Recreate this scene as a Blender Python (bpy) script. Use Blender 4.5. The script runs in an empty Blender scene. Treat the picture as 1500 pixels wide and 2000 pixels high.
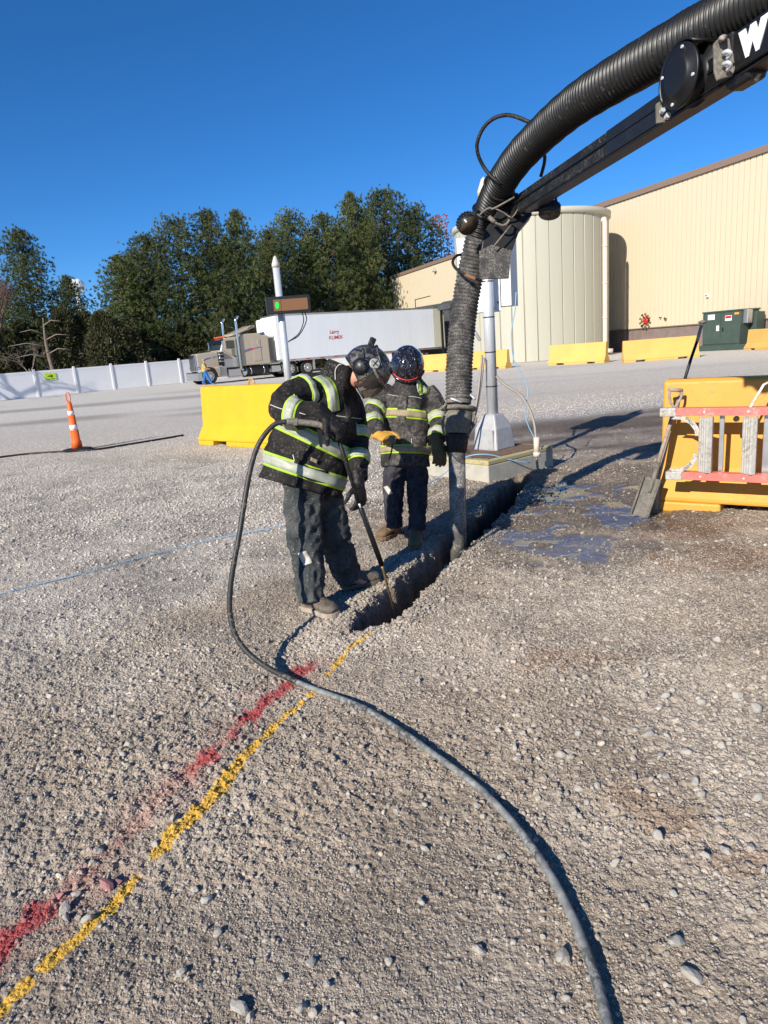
import bpy, bmesh, math, random
import numpy as np
from mathutils import Vector, Matrix, noise as mnoise
from mathutils.bvhtree import BVHTree

# ------------------------------------------------------------------ camera, sky, sun, exposure
S = bpy.context.scene
C = S.collection
rad = math.radians
PITCH, ROLL = rad(13.49), rad(4.57)
cam_data = bpy.data.cameras.new('camera')
cam_data.sensor_fit = 'VERTICAL'; cam_data.sensor_height = 36.0; cam_data.sensor_width = 27.0
cam_data.lens = 1330 / 2000 * 36.0
cam_data.clip_start = 0.05; cam_data.clip_end = 3000
cam = bpy.data.objects.new('camera', cam_data); C.objects.link(cam)
cF = Vector((0, math.cos(PITCH), -math.sin(PITCH))); cU0 = Vector((0, math.sin(PITCH), math.cos(PITCH)))
cR = Vector((1, 0, 0)) * math.cos(ROLL) - cU0 * math.sin(ROLL)
cU = Vector((1, 0, 0)) * math.sin(ROLL) + cU0 * math.cos(ROLL)
cam.matrix_world = Matrix(((cR.x, cU.x, -cF.x, 0), (cR.y, cU.y, -cF.y, 0), (cR.z, cU.z, -cF.z, 1.55), (0, 0, 0, 1)))
S.camera = cam

SUN_EL = rad(28)
SUN_AZ = math.atan2(-0.60, -0.80)          # direction towards the sun, measured from +Y towards +X
world = bpy.data.worlds.new('World'); S.world = world; world.use_nodes = True
wn = world.node_tree.nodes; wl = world.node_tree.links
bg = wn['Background']; bg.inputs['Strength'].default_value = 0.105
sky = wn.new('ShaderNodeTexSky'); sky.sky_type = 'NISHITA'; sky.sun_disc = False
sky.sun_elevation = SUN_EL; sky.sun_rotation = SUN_AZ
sky.air_density = 1.0; sky.dust_density = 0.0; sky.ozone_density = 8.0; sky.altitude = 2500
hs = wn.new('ShaderNodeHueSaturation'); hs.inputs['Saturation'].default_value = 1.13; hs.inputs['Value'].default_value = 1.0
wl.new(sky.outputs[0], hs.inputs['Color']); wl.new(hs.outputs[0], bg.inputs['Color'])
sd = bpy.data.lights.new('sun', 'SUN'); sd.energy = 5.0; sd.angle = rad(0.53); sd.color = (1.0, 0.93, 0.82)
sun = bpy.data.objects.new('sun', sd); C.objects.link(sun)
sv = Vector((math.sin(SUN_AZ) * math.cos(SUN_EL), math.cos(SUN_AZ) * math.cos(SUN_EL), math.sin(SUN_EL)))
sun.rotation_euler = sv.to_track_quat('Z', 'Y').to_euler()
sun.location = (-20, -20, 25)
S.view_settings.view_transform = 'Standard'; S.view_settings.look = 'None'
S.view_settings.gamma = 1; S.view_settings.use_curve_mapping = False
S.view_settings.exposure = 0.45
S.render.engine = 'CYCLES'
S.cycles.max_bounces = 6; S.cycles.transparent_max_bounces = 8

rnd = random.Random(7)

# ------------------------------------------------------------------ numpy noise
def _hash(ix, iy, iz, seed):
    h = (ix.astype(np.int64) * 374761393 + iy.astype(np.int64) * 668265263 + iz * 2147483647 + seed * 974634777) & 0xFFFFFFFF
    h = ((h ^ (h >> 13)) * 1274126177) & 0xFFFFFFFF
    return ((h ^ (h >> 16)) & 0xFFFFFF) / float(0xFFFFFF)
def vnoise(x, y, seed=0):
    x0 = np.floor(x); y0 = np.floor(y); fx = x - x0; fy = y - y0
    fx = fx * fx * (3 - 2 * fx); fy = fy * fy * (3 - 2 * fy)
    a = _hash(x0, y0, 0, seed); b = _hash(x0 + 1, y0, 0, seed); c = _hash(x0, y0 + 1, 0, seed); d = _hash(x0 + 1, y0 + 1, 0, seed)
    return (a * (1 - fx) + b * fx) * (1 - fy) + (c * (1 - fx) + d * fx) * fy
def fbm(x, y, f=1.0, o=4, seed=0, g=0.5):
    s = 0; a = 1; t = 0
    for i in range(o):
        s = s + a * vnoise(x * f + 17.3 * i, y * f - 9.1 * i, seed + i); t += a; a *= g; f *= 2.03
    return s / t
def worley(x, y, f, seed=0, rmin=0.25, rmax=0.6):
    """rounded pebbles: height 0..1 of the nearest stone cap"""
    x = x * f; y = y * f; x0 = np.floor(x); y0 = np.floor(y); best = np.zeros_like(x)
    for dx in (-1, 0, 1):
        for dy in (-1, 0, 1):
            cx = x0 + dx; cy = y0 + dy
            px = cx + _hash(cx, cy, 1, seed); py = cy + _hash(cx, cy, 2, seed)
            r = rmin + (rmax - rmin) * _hash(cx, cy, 3, seed) ** 2
            d2 = ((x - px) ** 2 + (y - py) ** 2) / (r * r)
            best = np.maximum(best, np.sqrt(np.maximum(0, 1 - d2)) * r)
    return best
def sstep(a, b, x):
    t = np.clip((x - a) / (b - a), 0, 1); return t * t * (3 - 2 * t)
def polydist(x, y, pts):
    d = np.full(x.shape, 1e9); par = np.zeros(x.shape); n = len(pts) - 1
    for i in range(n):
        ax, ay = pts[i][:2]; bx, by = pts[i + 1][:2]
        L = (bx - ax) ** 2 + (by - ay) ** 2
        t = np.clip(((x - ax) * (bx - ax) + (y - ay) * (by - ay)) / L, 0, 1)
        dd = np.hypot(x - ax - t * (bx - ax), y - ay - t * (by - ay))
        m = dd < d; d = np.where(m, dd, d); par = np.where(m, (i + t) / n, par)
    return d, par

# ------------------------------------------------------------------ object helpers
def tag(o, label=None, cat=None, group=None, kind=None):
    if label: o['label'] = label
    if cat: o['category'] = cat
    if group: o['group'] = group
    if kind: o['kind'] = kind
    return o
def empty(name, loc=(0, 0, 0), rz=0.0, label=None, cat=None, group=None, parent=None):
    o = bpy.data.objects.new(name, None); C.objects.link(o)
    o.empty_display_size = 0.2; o.location = loc; o.rotation_euler = (0, 0, rz)
    if parent: o.parent = parent
    return tag(o, label, cat, group)
def link(name, me, parent=None, kind=None):
    o = bpy.data.objects.new(name, me); C.objects.link(o)
    if parent is not None: o.parent = parent
    if kind: o['kind'] = kind
    return o
def kids(o): return [c for c in o.children]
def copy_tree(o, parent=None):
    c = o.copy(); C.objects.link(c); c.parent = parent
    for ch in list(o.children): copy_tree(ch, c)
    return c

class MB:
    """collects simple shapes; build() makes them ONE mesh object"""
    def __init__(s): s.v = []; s.f = []; s.m = []; s.sm = []; s.cur = 0; s.smooth = False
    def add(s, vs, fs, smooth=None):
        k = len(s.v); s.v += [tuple(v) for v in vs]; s.f += [tuple(i + k for i in f) for f in fs]
        s.m += [s.cur] * len(fs); s.sm += [s.smooth if smooth is None else smooth] * len(fs)
        return s
    def box(s, c, d, rz=0.0, rx=0.0, ry=0.0, taper=1.0):
        R = Matrix.Rotation(rz, 3, 'Z') @ Matrix.Rotation(ry, 3, 'Y') @ Matrix.Rotation(rx, 3, 'X')
        vs = []
        for z in (-1, 1):
            k = taper if z > 0 else 1
            for x, y in ((-1, -1), (1, -1), (1, 1), (-1, 1)):
                vs.append(Vector(c) + R @ Vector((x * d[0] / 2 * k, y * d[1] / 2 * k, z * d[2] / 2)))
        return s.add(vs, [(3, 2, 1, 0), (4, 5, 6, 7), (0, 1, 5, 4), (1, 2, 6, 5), (2, 3, 7, 6), (3, 0, 4, 7)], False)
    def bx(s, a, b):
        return s.box([(a[i] + b[i]) / 2 for i in range(3)], [abs(b[i] - a[i]) for i in range(3)])
    def prism(s, poly, axis, a, b):
        """polygon in the plane perpendicular to axis (0,1,2), extruded a..b"""
        n = len(poly); vs = []
        for t in (a, b):
            for p in poly:
                q = list(p); q.insert(axis, t); vs.append(q)
        fs = [tuple(range(n))[::-1], tuple(range(n, 2 * n))] + [(i, (i + 1) % n, n + (i + 1) % n, n + i) for i in range(n)]
        return s.add(vs, fs, False)
    def cyl(s, p0, p1, r0, r1=None, n=16, caps=True, smooth=True):
        if r1 is None: r1 = r0
        p0 = Vector(p0); p1 = Vector(p1); w = (p1 - p0).normalized()
        u = w.orthogonal().normalized(); v = w.cross(u)
        vs = [p0 + (u * math.cos(2 * math.pi * i / n) + v * math.sin(2 * math.pi * i / n)) * r0 for i in range(n)]
        vs += [p1 + (u * math.cos(2 * math.pi * i / n) + v * math.sin(2 * math.pi * i / n)) * r1 for i in range(n)]
        s.add(vs, [(i, (i + 1) % n, n + (i + 1) % n, n + i) for i in range(n)], smooth)
        if caps:
            s.add(vs[:n], [tuple(range(n))[::-1]], False); s.add(vs[n:], [tuple(range(n))], False)
        return s
    def lathe(s, prof, c=(0, 0, 0), n=24, axis='Z', R=None, smooth=True):
        vs = []; M_ = R if R is not None else Matrix.Identity(3)
        for r, z in prof:
            for i in range(n):
                a = 2 * math.pi * i / n
                vs.append(Vector(c) + M_ @ Vector((r * math.cos(a), r * math.sin(a), z)))
        fs = []
        for j in range(len(prof) - 1):
            for i in range(n):
                fs.append((j * n + i, j * n + (i + 1) % n, (j + 1) * n + (i + 1) % n, (j + 1) * n + i))
        s.add(vs, fs, smooth)
        if prof[0][0] > 1e-6: s.add(vs[:n], [tuple(range(n))[::-1]], False)
        if prof[-1][0] > 1e-6: s.add(vs[-n:], [tuple(range(n))], False)
        return s
    def tube(s, pts, r, n=8, caps=True, smooth=True, closed=False):
        pts = [Vector(p) for p in pts]; m = len(pts)
        rs = r if isinstance(r, (list, tuple)) else [r] * m
        tang = [((pts[(i + 1) % m if closed else min(i + 1, m - 1)]) - pts[(i - 1) if closed else max(i - 1, 0)]).normalized() for i in range(m)]
        u = tang[0].orthogonal().normalized(); vs = []
        for i in range(m):
            u = (u - tang[i] * u.dot(tang[i])).normalized(); v = tang[i].cross(u)
            for k in range(n):
                a = 2 * math.pi * k / n
                vs.append(pts[i] + (u * math.cos(a) + v * math.sin(a)) * rs[i])
        fs = []
        for j in range(m if closed else m - 1):
            for i in range(n):
                a, b = j * n, ((j + 1) % m) * n
                fs.append((a + i, a + (i + 1) % n, b + (i + 1) % n, b + i))
        s.add(vs, fs, smooth)
        if caps and not closed:
            s.add(vs[:n], [tuple(range(n))[::-1]], False); s.add(vs[-n:], [tuple(range(n))], False)
        return s
    def sphere(s, c, r, n=12, m=8, R=None):
        r = (r, r, r) if not isinstance(r, (list, tuple)) else r
        vs = []; M_ = R if R is not None else Matrix.Identity(3)
        for j in range(m + 1):
            t = math.pi * j / m
            for i in range(n):
                a = 2 * math.pi * i / n
                vs.append(Vector(c) + M_ @ Vector((r[0] * math.sin(t) * math.cos(a), r[1] * math.sin(t) * math.sin(a), r[2] * math.cos(t))))
        fs = [(j * n + i, (j + 1) * n + i, (j + 1) * n + (i + 1) % n, j * n + (i + 1) % n) for j in range(m) for i in range(n)]
        return s.add(vs, fs, True)
    def mesh(s, name):
        me = bpy.data.meshes.new(name); me.from_pydata(s.v, [], s.f)
        me.polygons.foreach_set('use_smooth', s.sm); me.polygons.foreach_set('material_index', s.m)
        me.update(); return me
    def build(s, name, mat, parent=None, bevel=0.0, seg=2, kind=None):
        me = s.mesh(name)
        for m in (mat if isinstance(mat, (list, tuple)) else [mat]): me.materials.append(m)
        bm = bmesh.new(); bm.from_mesh(me); bmesh.ops.remove_doubles(bm, verts=bm.verts, dist=1e-5)
        bmesh.ops.recalc_face_normals(bm, faces=bm.faces); bm.to_mesh(me); bm.free()
        o = link(name, me, parent, kind)
        if bevel > 0:
            b = o.modifiers.new('bevel', 'BEVEL'); b.width = bevel; b.segments = seg; b.limit_method = 'ANGLE'; b.angle_limit = rad(40)
        return o

def catmull(pts, n):
    """resample a polyline (tuples of any length) as a smooth curve, n points per span"""
    P = [np.array(p, float) for p in pts]; P = [2 * P[0] - P[1]] + P + [2 * P[-1] - P[-2]]; out = []
    for i in range(1, len(P) - 2):
        p0, p1, p2, p3 = P[i - 1:i + 3]
        for k in range(n):
            t = k / n
            out.append(0.5 * (2 * p1 + (p2 - p0) * t + (2 * p0 - 5 * p1 + 4 * p2 - p3) * t * t + (3 * p1 - p0 - 3 * p2 + p3) * t ** 3))
    out.append(P[-2]); return [tuple(q) for q in out]

def text_mesh(body, size, mat, parent, M4, name='lettering', extrude=0.002, bold=0.0, align='CENTER'):
    cu = bpy.data.curves.new(name, 'FONT'); cu.body = body; cu.size = size; cu.extrude = extrude; cu.offset = bold
    cu.align_x = align; cu.align_y = 'CENTER'
    to = bpy.data.objects.new('tmp', cu); C.objects.link(to)
    dg = bpy.context.evaluated_depsgraph_get(); me = bpy.data.meshes.new_from_object(to.evaluated_get(dg))
    bpy.data.objects.remove(to); me.materials.clear(); me.materials.append(mat)
    o = link(name, me, parent); o.matrix_local = M4; return o

# ------------------------------------------------------------------ materials
def mat(name, col, rough=0.6, metal=0.0, var=0.0, vscale=4.0, col2=None, bump=0.0, bscale=60.0, dust=0.0, dcol=(0.30, 0.27, 0.23),
        dscale=40.0, dthr=0.6, spec=0.5, coat=0.0, streak=False, coord='Object'):
    m = bpy.data.materials.new(name); m.use_nodes = True; nt = m.node_tree; N = nt.nodes; L = nt.links
    b = N['Principled BSDF']
    b.inputs['Roughness'].default_value = rough; b.inputs['Metallic'].default_value = metal
    b.inputs['Specular IOR Level'].default_value = spec; b.inputs['Coat Weight'].default_value = coat
    b.inputs['Base Color'].default_value = (*col, 1)
    tc = N.new('ShaderNodeTexCoord'); src = tc.outputs[coord]
    if streak:
        mp = N.new('ShaderNodeMapping'); mp.inputs['Scale'].default_value = (1, 1, 0.12); L.new(src, mp.inputs[0]); vsrc = mp.outputs[0]
    else: vsrc = src
    cur = None
    if var > 0 or col2:
        n = N.new('ShaderNodeTexNoise'); n.inputs['Scale'].default_value = vscale; n.inputs['Detail'].default_value = 6; n.inputs['Roughness'].default_value = 0.65
        L.new(vsrc, n.inputs['Vector'])
        r = N.new('ShaderNodeMapRange'); r.inputs[1].default_value = 0.35; r.inputs[2].default_value = 0.65; L.new(n.outputs['Fac'], r.inputs[0])
        mx = N.new('ShaderNodeMix'); mx.data_type = 'RGBA'; L.new(r.outputs[0], mx.inputs[0])
        mx.inputs[6].default_value = (*[c * (1 - var) for c in col], 1)
        mx.inputs[7].default_value = (*(col2 if col2 else [min(1, c * (1 + var)) for c in col]), 1)
        cur = mx.outputs[2]
    if dust > 0:
        n = N.new('ShaderNodeTexNoise'); n.inputs['Scale'].default_value = dscale; n.inputs['Detail'].default_value = 4; n.inputs['Roughness'].default_value = 0.7
        L.new(src, n.inputs['Vector'])
        r = N.new('ShaderNodeMapRange'); r.inputs[1].default_value = dthr; r.inputs[2].default_value = dthr + 0.08; r.inputs[4].default_value = dust
        L.new(n.outputs['Fac'], r.inputs[0])
        n2 = N.new('ShaderNodeTexNoise'); n2.inputs['Scale'].default_value = dscale / 9; n2.inputs['Detail'].default_value = 3; L.new(src, n2.inputs['Vector'])
        r2 = N.new('ShaderNodeMapRange'); r2.inputs[1].default_value = 0.38; r2.inputs[2].default_value = 0.62; L.new(n2.outputs['Fac'], r2.inputs[0])
        mu = N.new('ShaderNodeMath'); mu.operation = 'MULTIPLY'; L.new(r.outputs[0], mu.inputs[0]); L.new(r2.outputs[0], mu.inputs[1])
        mx = N.new('ShaderNodeMix'); mx.data_type = 'RGBA'; L.new(mu.outputs[0], mx.inputs[0])
        if cur: L.new(cur, mx.inputs[6])
        else: mx.inputs[6].default_value = (*col, 1)
        mx.inputs[7].default_value = (*dcol, 1); cur = mx.outputs[2]
        rr = N.new('ShaderNodeMapRange'); rr.inputs[3].default_value = rough; rr.inputs[4].default_value = min(1, rough + 0.35)
        L.new(mu.outputs[0], rr.inputs[0]); L.new(rr.outputs[0], b.inputs['Roughness'])
    if cur: L.new(cur, b.inputs['Base Color'])
    if bump > 0:
        n = N.new('ShaderNodeTexNoise'); n.inputs['Scale'].default_value = bscale; n.inputs['Detail'].default_value = 4; L.new(src, n.inputs['Vector'])
        bp = N.new('ShaderNodeBump'); bp.inputs['Strength'].default_value = 0.6; bp.inputs['Distance'].default_value = bump
        L.new(n.outputs['Fac'], bp.inputs['Height']); L.new(bp.outputs[0], b.inputs['Normal'])
    return m

M = dict(
    yellow=mat('yellow_barrier_paint', (0.64, 0.30, 0.035), 0.55, var=0.06, vscale=3, dust=0.6, dcol=(0.36, 0.25, 0.12), dscale=24, dthr=0.54, bump=0.002, bscale=90),
    yellow_bright=mat('bright_yellow_paint', (0.66, 0.385, 0.012), 0.5, var=0.05, vscale=2.2, dust=0.3, dcol=(0.40, 0.30, 0.10), dscale=14, dthr=0.56, bump=0.002, bscale=90),
    yellow_far=mat('faded_yellow_paint', (0.64, 0.385, 0.10), 0.6, var=0.06, vscale=1.2, dust=0.3, dcol=(0.5, 0.38, 0.2), dscale=9),
    concrete=mat('concrete', (0.40, 0.375, 0.31), 0.9, var=0.14, vscale=6, bump=0.004, bscale=50, dust=0.4, dcol=(0.25, 0.22, 0.17), dscale=25),
    kerb_yellow=mat('worn_yellow_kerb_paint', (0.50, 0.40, 0.10), 0.85, vscale=14, col2=(0.40, 0.36, 0.27), var=0.1, bump=0.004, bscale=60, dust=0.7, dcol=(0.2, 0.18, 0.14), dscale=30, dthr=0.5),
    galv=mat('galvanised_steel', (0.62, 0.635, 0.655), 0.42, 0.35, var=0.12, vscale=25, streak=True),
    cast=mat('grey_cast_base', (0.42, 0.42, 0.42), 0.6, 0.25, var=0.1, vscale=12, dust=0.4, dcol=(0.3, 0.28, 0.25), dscale=60, dthr=0.55),
    black=mat('black_paint', (0.008, 0.008, 0.009), 0.45, 0.0, var=0.3, vscale=10, dust=0.5, dcol=(0.16, 0.14, 0.12), dscale=70, dthr=0.62),
    black_gloss=mat('black_gloss_plastic', (0.008, 0.008, 0.009), 0.42, spec=0.35, dust=0.4, dcol=(0.12, 0.11, 0.10), dscale=80, dthr=0.64),
    black_dirty=mat('mud_spattered_black', (0.010, 0.010, 0.010), 0.55, spec=0.3, dust=0.6, dcol=(0.20, 0.18, 0.16), dscale=110, dthr=0.53),
    rubber=mat('black_rubber', (0.012, 0.011, 0.011), 0.55, spec=0.35, dust=0.6, dcol=(0.16, 0.145, 0.125), dscale=60, dthr=0.55),
    hose_low=mat('gravel_dusted_hose', (0.030, 0.028, 0.027), 0.7, dust=1.0, dcol=(0.26, 0.24, 0.21), dscale=130, dthr=0.49),
    hose_up=mat('black_corrugated_hose', (0.010, 0.010, 0.010), 0.42, spec=0.4, dust=0.6, dcol=(0.12, 0.10, 0.09), dscale=40, dthr=0.60),
    rust=mat('rusty_metal', (0.20, 0.10, 0.05), 0.8, var=0.4, vscale=30),
    mudsteel=mat('mud_caked_steel', (0.16, 0.145, 0.12), 0.75, 0.2, var=0.25, vscale=30, bump=0.003, bscale=80, dust=0.6, dcol=(0.30, 0.27, 0.22), dscale=60, dthr=0.5),
    glass_dark=mat('dark_lamp_glass', (0.055, 0.042, 0.03), 0.25, var=0.2, vscale=40),
    siding=mat('beige_metal_siding', (0.585, 0.50, 0.355), 0.55, var=0.025, vscale=0.6, streak=True),
    silo=mat('pale_stone_panel', (0.42, 0.405, 0.32), 0.5, var=0.03, vscale=0.8, streak=True),
    silo_trim=mat('pale_trim', (0.50, 0.49, 0.40), 0.5),
    pipe=mat('pinkish_downpipe', (0.66, 0.55, 0.44), 0.5, var=0.04, vscale=2),
    plinth=mat('mauve_brown_plinth', (0.19, 0.145, 0.13), 0.85, var=0.15, vscale=2),
    rooftrim=mat('brown_roof_trim', (0.22, 0.15, 0.11), 0.5),
    white=mat('white_paint', (0.78, 0.78, 0.76), 0.5, var=0.03, vscale=2),
    vinyl=mat('white_vinyl', (0.74, 0.74, 0.75), 0.4, var=0.03, vscale=1),
    trailer=mat('white_trailer_skin', (0.66, 0.69, 0.73), 0.40, var=0.04, vscale=0.7, streak=True),
    chrome=mat('chrome', (0.62, 0.62, 0.63), 0.16, 1.0),
    alu=mat('aluminium', (0.55, 0.55, 0.55), 0.35, 0.9, var=0.1, vscale=10),
    tan=mat('tan_truck_paint', (0.40, 0.345, 0.27), 0.32, coat=0.4, dust=0.25, dscale=6),
    tyre=mat('tyre_rubber', (0.014, 0.014, 0.014), 0.85),
    win=mat('dark_window_glass', (0.02, 0.035, 0.035), 0.08, spec=0.8),
    visor=mat('blue_black_sunvisor', (0.01, 0.015, 0.035), 0.15),
    red=mat('red_plastic', (0.55, 0.02, 0.015), 0.4),
    redtext=mat('red_lettering', (0.45, 0.01, 0.02), 0.6),
    blue_p=mat('blue_stripe', (0.02, 0.14, 0.42), 0.4), pink_p=mat('pink_stripe', (0.6, 0.04, 0.20), 0.4), purple_p=mat('purple_stripe', (0.2, 0.05, 0.35), 0.4),
    green_box=mat('dark_green_enamel', (0.042, 0.066, 0.052), 0.5, var=0.12, vscale=3),
    orange=mat('orange_plastic', (0.80, 0.13, 0.02), 0.5, var=0.08, vscale=10, dust=0.25, dscale=20),
    refl_white=mat('white_reflective_band', (0.72, 0.74, 0.72), 0.4, var=0.06, vscale=20),
    lime=mat('lime_reflective_trim', (0.40, 0.62, 0.05), 0.5, var=0.1, vscale=30, dust=0.35, dcol=(0.3, 0.3, 0.18), dscale=60, dthr=0.55),
    silver=mat('silver_reflective_tape', (0.36, 0.375, 0.30), 0.5, 0.0, var=0.12, vscale=12, dust=0.8, dcol=(0.33, 0.29, 0.22), dscale=22, dthr=0.52, bump=0.002, bscale=60),
    silver_muddy=mat('muddy_reflective_tape', (0.36, 0.30, 0.18), 0.6, col2=(0.24, 0.17, 0.09), var=0.15, vscale=14, dust=0.7, dcol=(0.42, 0.38, 0.30), dscale=40, dthr=0.5),
    jacket=mat('black_work_jacket_cloth', (0.011, 0.010, 0.0105), 0.9, spec=0.2, var=0.2, vscale=7, col2=(0.028, 0.025, 0.023), dust=0.5, dcol=(0.20, 0.18, 0.155), dscale=60, dthr=0.54, bump=0.003, bscale=220),
    jacket_dusty=mat('dusty_black_jacket_cloth', (0.020, 0.018, 0.019), 0.9, var=0.2, vscale=5, col2=(0.06, 0.055, 0.052), spec=0.25, dust=0.75, dcol=(0.17, 0.155, 0.135), dscale=45, dthr=0.47, bump=0.003, bscale=220),
    jeans=mat('mud_flecked_grey_jeans', (0.030, 0.037, 0.041), 0.9, var=0.3, vscale=7, col2=(0.085, 0.088, 0.085), spec=0.2, dust=0.9, dcol=(0.36, 0.35, 0.32), dscale=120, dthr=0.58, bump=0.003, bscale=180),
    navy=mat('mud_flecked_navy_trousers', (0.018, 0.017, 0.027), 0.9, var=0.3, vscale=9, col2=(0.055, 0.052, 0.060), spec=0.2, dust=0.9, dcol=(0.30, 0.28, 0.26), dscale=120, dthr=0.59, bump=0.003, bscale=180),
    mudpatch=mat('dried_mud', (0.50, 0.46, 0.40), 0.9, var=0.15, vscale=20),
    boot_tan=mat('tan_suede_boot', (0.24, 0.15, 0.075), 0.85, col2=(0.13, 0.085, 0.05), var=0.2, vscale=22, bump=0.002, bscale=60),
    boot_mud=mat('mud_covered_boot', (0.20, 0.165, 0.125), 0.85, col2=(0.07, 0.055, 0.045), var=0.2, vscale=24, bump=0.004, bscale=70),
    sole=mat('pale_boot_sole', (0.36, 0.30, 0.23), 0.85, var=0.15, vscale=20),
    glove_black=mat('black_leather_glove', (0.011, 0.010, 0.010), 0.6, spec=0.3, dust=0.75, dcol=(0.17, 0.145, 0.12), dscale=55, dthr=0.54, bump=0.003, bscale=90),
    glove_yellow=mat('yellow_leather_glove', (0.62, 0.33, 0.035), 0.65, col2=(0.45, 0.24, 0.04), var=0.1, vscale=25, dust=0.5, dcol=(0.20, 0.16, 0.10), dscale=30, dthr=0.58, bump=0.002, bscale=80),
    glove_brown=mat('brown_muddy_glove', (0.17, 0.105, 0.03), 0.75, col2=(0.08, 0.06, 0.03), var=0.2, vscale=20, bump=0.003, bscale=80),
    helmet_dirty=mat('dirty_black_helmet_shell', (0.014, 0.016, 0.022), 0.30, coat=0.3, dust=0.85, dcol=(0.17, 0.15, 0.12), dscale=38, dthr=0.47),
    earcup=mat('dull_black_ear_cup', (0.010, 0.011, 0.015), 0.35, spec=0.3, dust=0.8, dcol=(0.16, 0.15, 0.13), dscale=60, dthr=0.56),
    tube_mud=mat('mud_spattered_grey_tube', (0.11, 0.105, 0.10), 0.65, dust=1.0, dcol=(0.44, 0.41, 0.36), dscale=100, dthr=0.47),
    helmet=mat('glossy_black_helmet_shell', (0.010, 0.011, 0.018), 0.14, coat=0.6, dust=0.9, dcol=(0.26, 0.25, 0.24), dscale=50, dthr=0.56),
    greyplate=mat('grey_vent_plate', (0.36, 0.36, 0.33), 0.5, var=0.15, vscale=60),
    helmet_red=mat('red_trim', (0.60, 0.035, 0.025), 0.4),
    piping=mat('white_piping', (0.55, 0.54, 0.50), 0.6),
    skin=mat('skin', (0.46, 0.22, 0.14), 0.55, var=0.08, vscale=30),
    fibre_red=mat('pinkish_red_fibreglass', (0.62, 0.15, 0.12), 0.55, var=0.12, vscale=12, dust=0.6, dcol=(0.60, 0.42, 0.36), dscale=35, dthr=0.52),
    step=mat('muddy_aluminium_step', (0.46, 0.44, 0.40), 0.6, 0.2, var=0.12, vscale=25, dust=0.9, dcol=(0.27, 0.22, 0.16), dscale=40, dthr=0.5),
    wood=mat('grey_worn_wood', (0.30, 0.235, 0.18), 0.85, var=0.2, vscale=30, dust=0.6, dcol=(0.38, 0.34, 0.28), dscale=60, dthr=0.5),
    bark=mat('pine_bark', (0.15, 0.115, 0.09), 0.9, var=0.3, vscale=3),
    twig=mat('reddish_bare_twig', (0.20, 0.12, 0.10), 0.9), greytwig=mat('grey_dead_twig', (0.22, 0.18, 0.15), 0.9),
    lime_sign=mat('lime_sign_face', (0.50, 0.72, 0.02), 0.5), printblack=mat('black_print', (0.01, 0.01, 0.01), 0.6),
    screen=mat('unlit_amber_screen', (0.20, 0.095, 0.04), 0.3), greendot=mat('green_signal_lens', (0.02, 0.75, 0.07), 0.35),
    hose_grey=mat('grey_scuffed_hose', (0.23, 0.235, 0.225), 0.7, var=0.3, vscale=30, dust=1.0, dcol=(0.030, 0.034, 0.036), dscale=45, dthr=0.44),
    hose_blk=mat('black_water_hose', (0.025, 0.024, 0.022), 0.5, dust=0.7, dcol=(0.22, 0.20, 0.17), dscale=50, dthr=0.53),
    brass=mat('dirty_brass', (0.28, 0.17, 0.06), 0.5, 0.6, var=0.25, vscale=40),
    bluewire=mat('light_blue_cable', (0.22, 0.42, 0.60), 0.5), greywire=mat('grey_conduit', (0.30, 0.26, 0.22), 0.6, var=0.1, vscale=20),
    tarp=mat('grey_tarp', (0.06, 0.065, 0.07), 0.7, var=0.2, vscale=2), maroon=mat('dark_red_paint', (0.35, 0.04, 0.02), 0.6),
    tee=mat('olive_yellow_shirt', (0.40, 0.34, 0.12), 0.9), bluejean=mat('bright_blue_jeans', (0.02, 0.13, 0.42), 0.9),
    mulch=mat('brown_grit', (0.16, 0.10, 0.065), 0.95, var=0.3, vscale=20, bump=0.01, bscale=60),
    dome=mat('white_water_tower_paint', (0.72, 0.74, 0.76), 0.5),
)
# smoky see-through visor
vm = bpy.data.materials.new('smoky_clear_visor'); vm.use_nodes = True
_n = vm.node_tree.nodes; _b = _n['Principled BSDF']; _b.inputs['Base Color'].default_value = (0.12, 0.11, 0.10, 1); _b.inputs['Roughness'].default_value = 0.15
_t = _n.new('ShaderNodeBsdfTransparent'); _t.inputs[0].default_value = (0.82, 0.78, 0.72, 1); _m = _n.new('ShaderNodeMixShader')
_m.inputs[0].default_value = 0.22
vm.node_tree.links.new(_t.outputs[0], _m.inputs[1]); vm.node_tree.links.new(_b.outputs[0], _m.inputs[2])
vm.node_tree.links.new(_m.outputs[0], _n['Material Output'].inputs[0]); M['visor_clear'] = vm


# ------------------------------------------------------------------ ground
TRENCH = [(-0.26, 3.62), (-0.11, 3.80), (0.05, 4.15), (0.28, 4.65), (0.52, 5.20), (0.80, 5.72), (1.10, 6.35), (1.36, 7.02), (1.60, 7.60)]
YEL = [(-1.074, 1.409, 0), (-1.004, 1.525, 0), (-0.913, 1.67, 0), (-0.825, 1.923, 0), (-0.726, 2.142, 0), (-0.646, 2.405, 0), (-0.54, 2.673, 0), (-0.401, 2.937, 0)]
YEL2 = [(-0.352, 3.083, 0), (-0.25, 3.37, 0), (-0.135, 3.549, 0)]
REDL = [(-1.217, 1.521, 0), (-1.163, 1.631, 0), (-1.084, 1.75, -0), (-1.001, 1.943, -0), (-0.898, 2.227, 0), (-0.793, 2.425, 0), (-0.651, 2.807, 0), (-0.418, 3.247, 0)]
WETS = [((1.509, 6.483, 0), 1.15, 0.8), ((1.366, 4.778, 0), 0.75, 0.5), ((1.917, 5.616, 0), 0.9, 0.55), ((1.044, 5.224, 0), 0.5, 0.45), ((2.07, 5.224, 0), 0.3, 0.25)]
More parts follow.
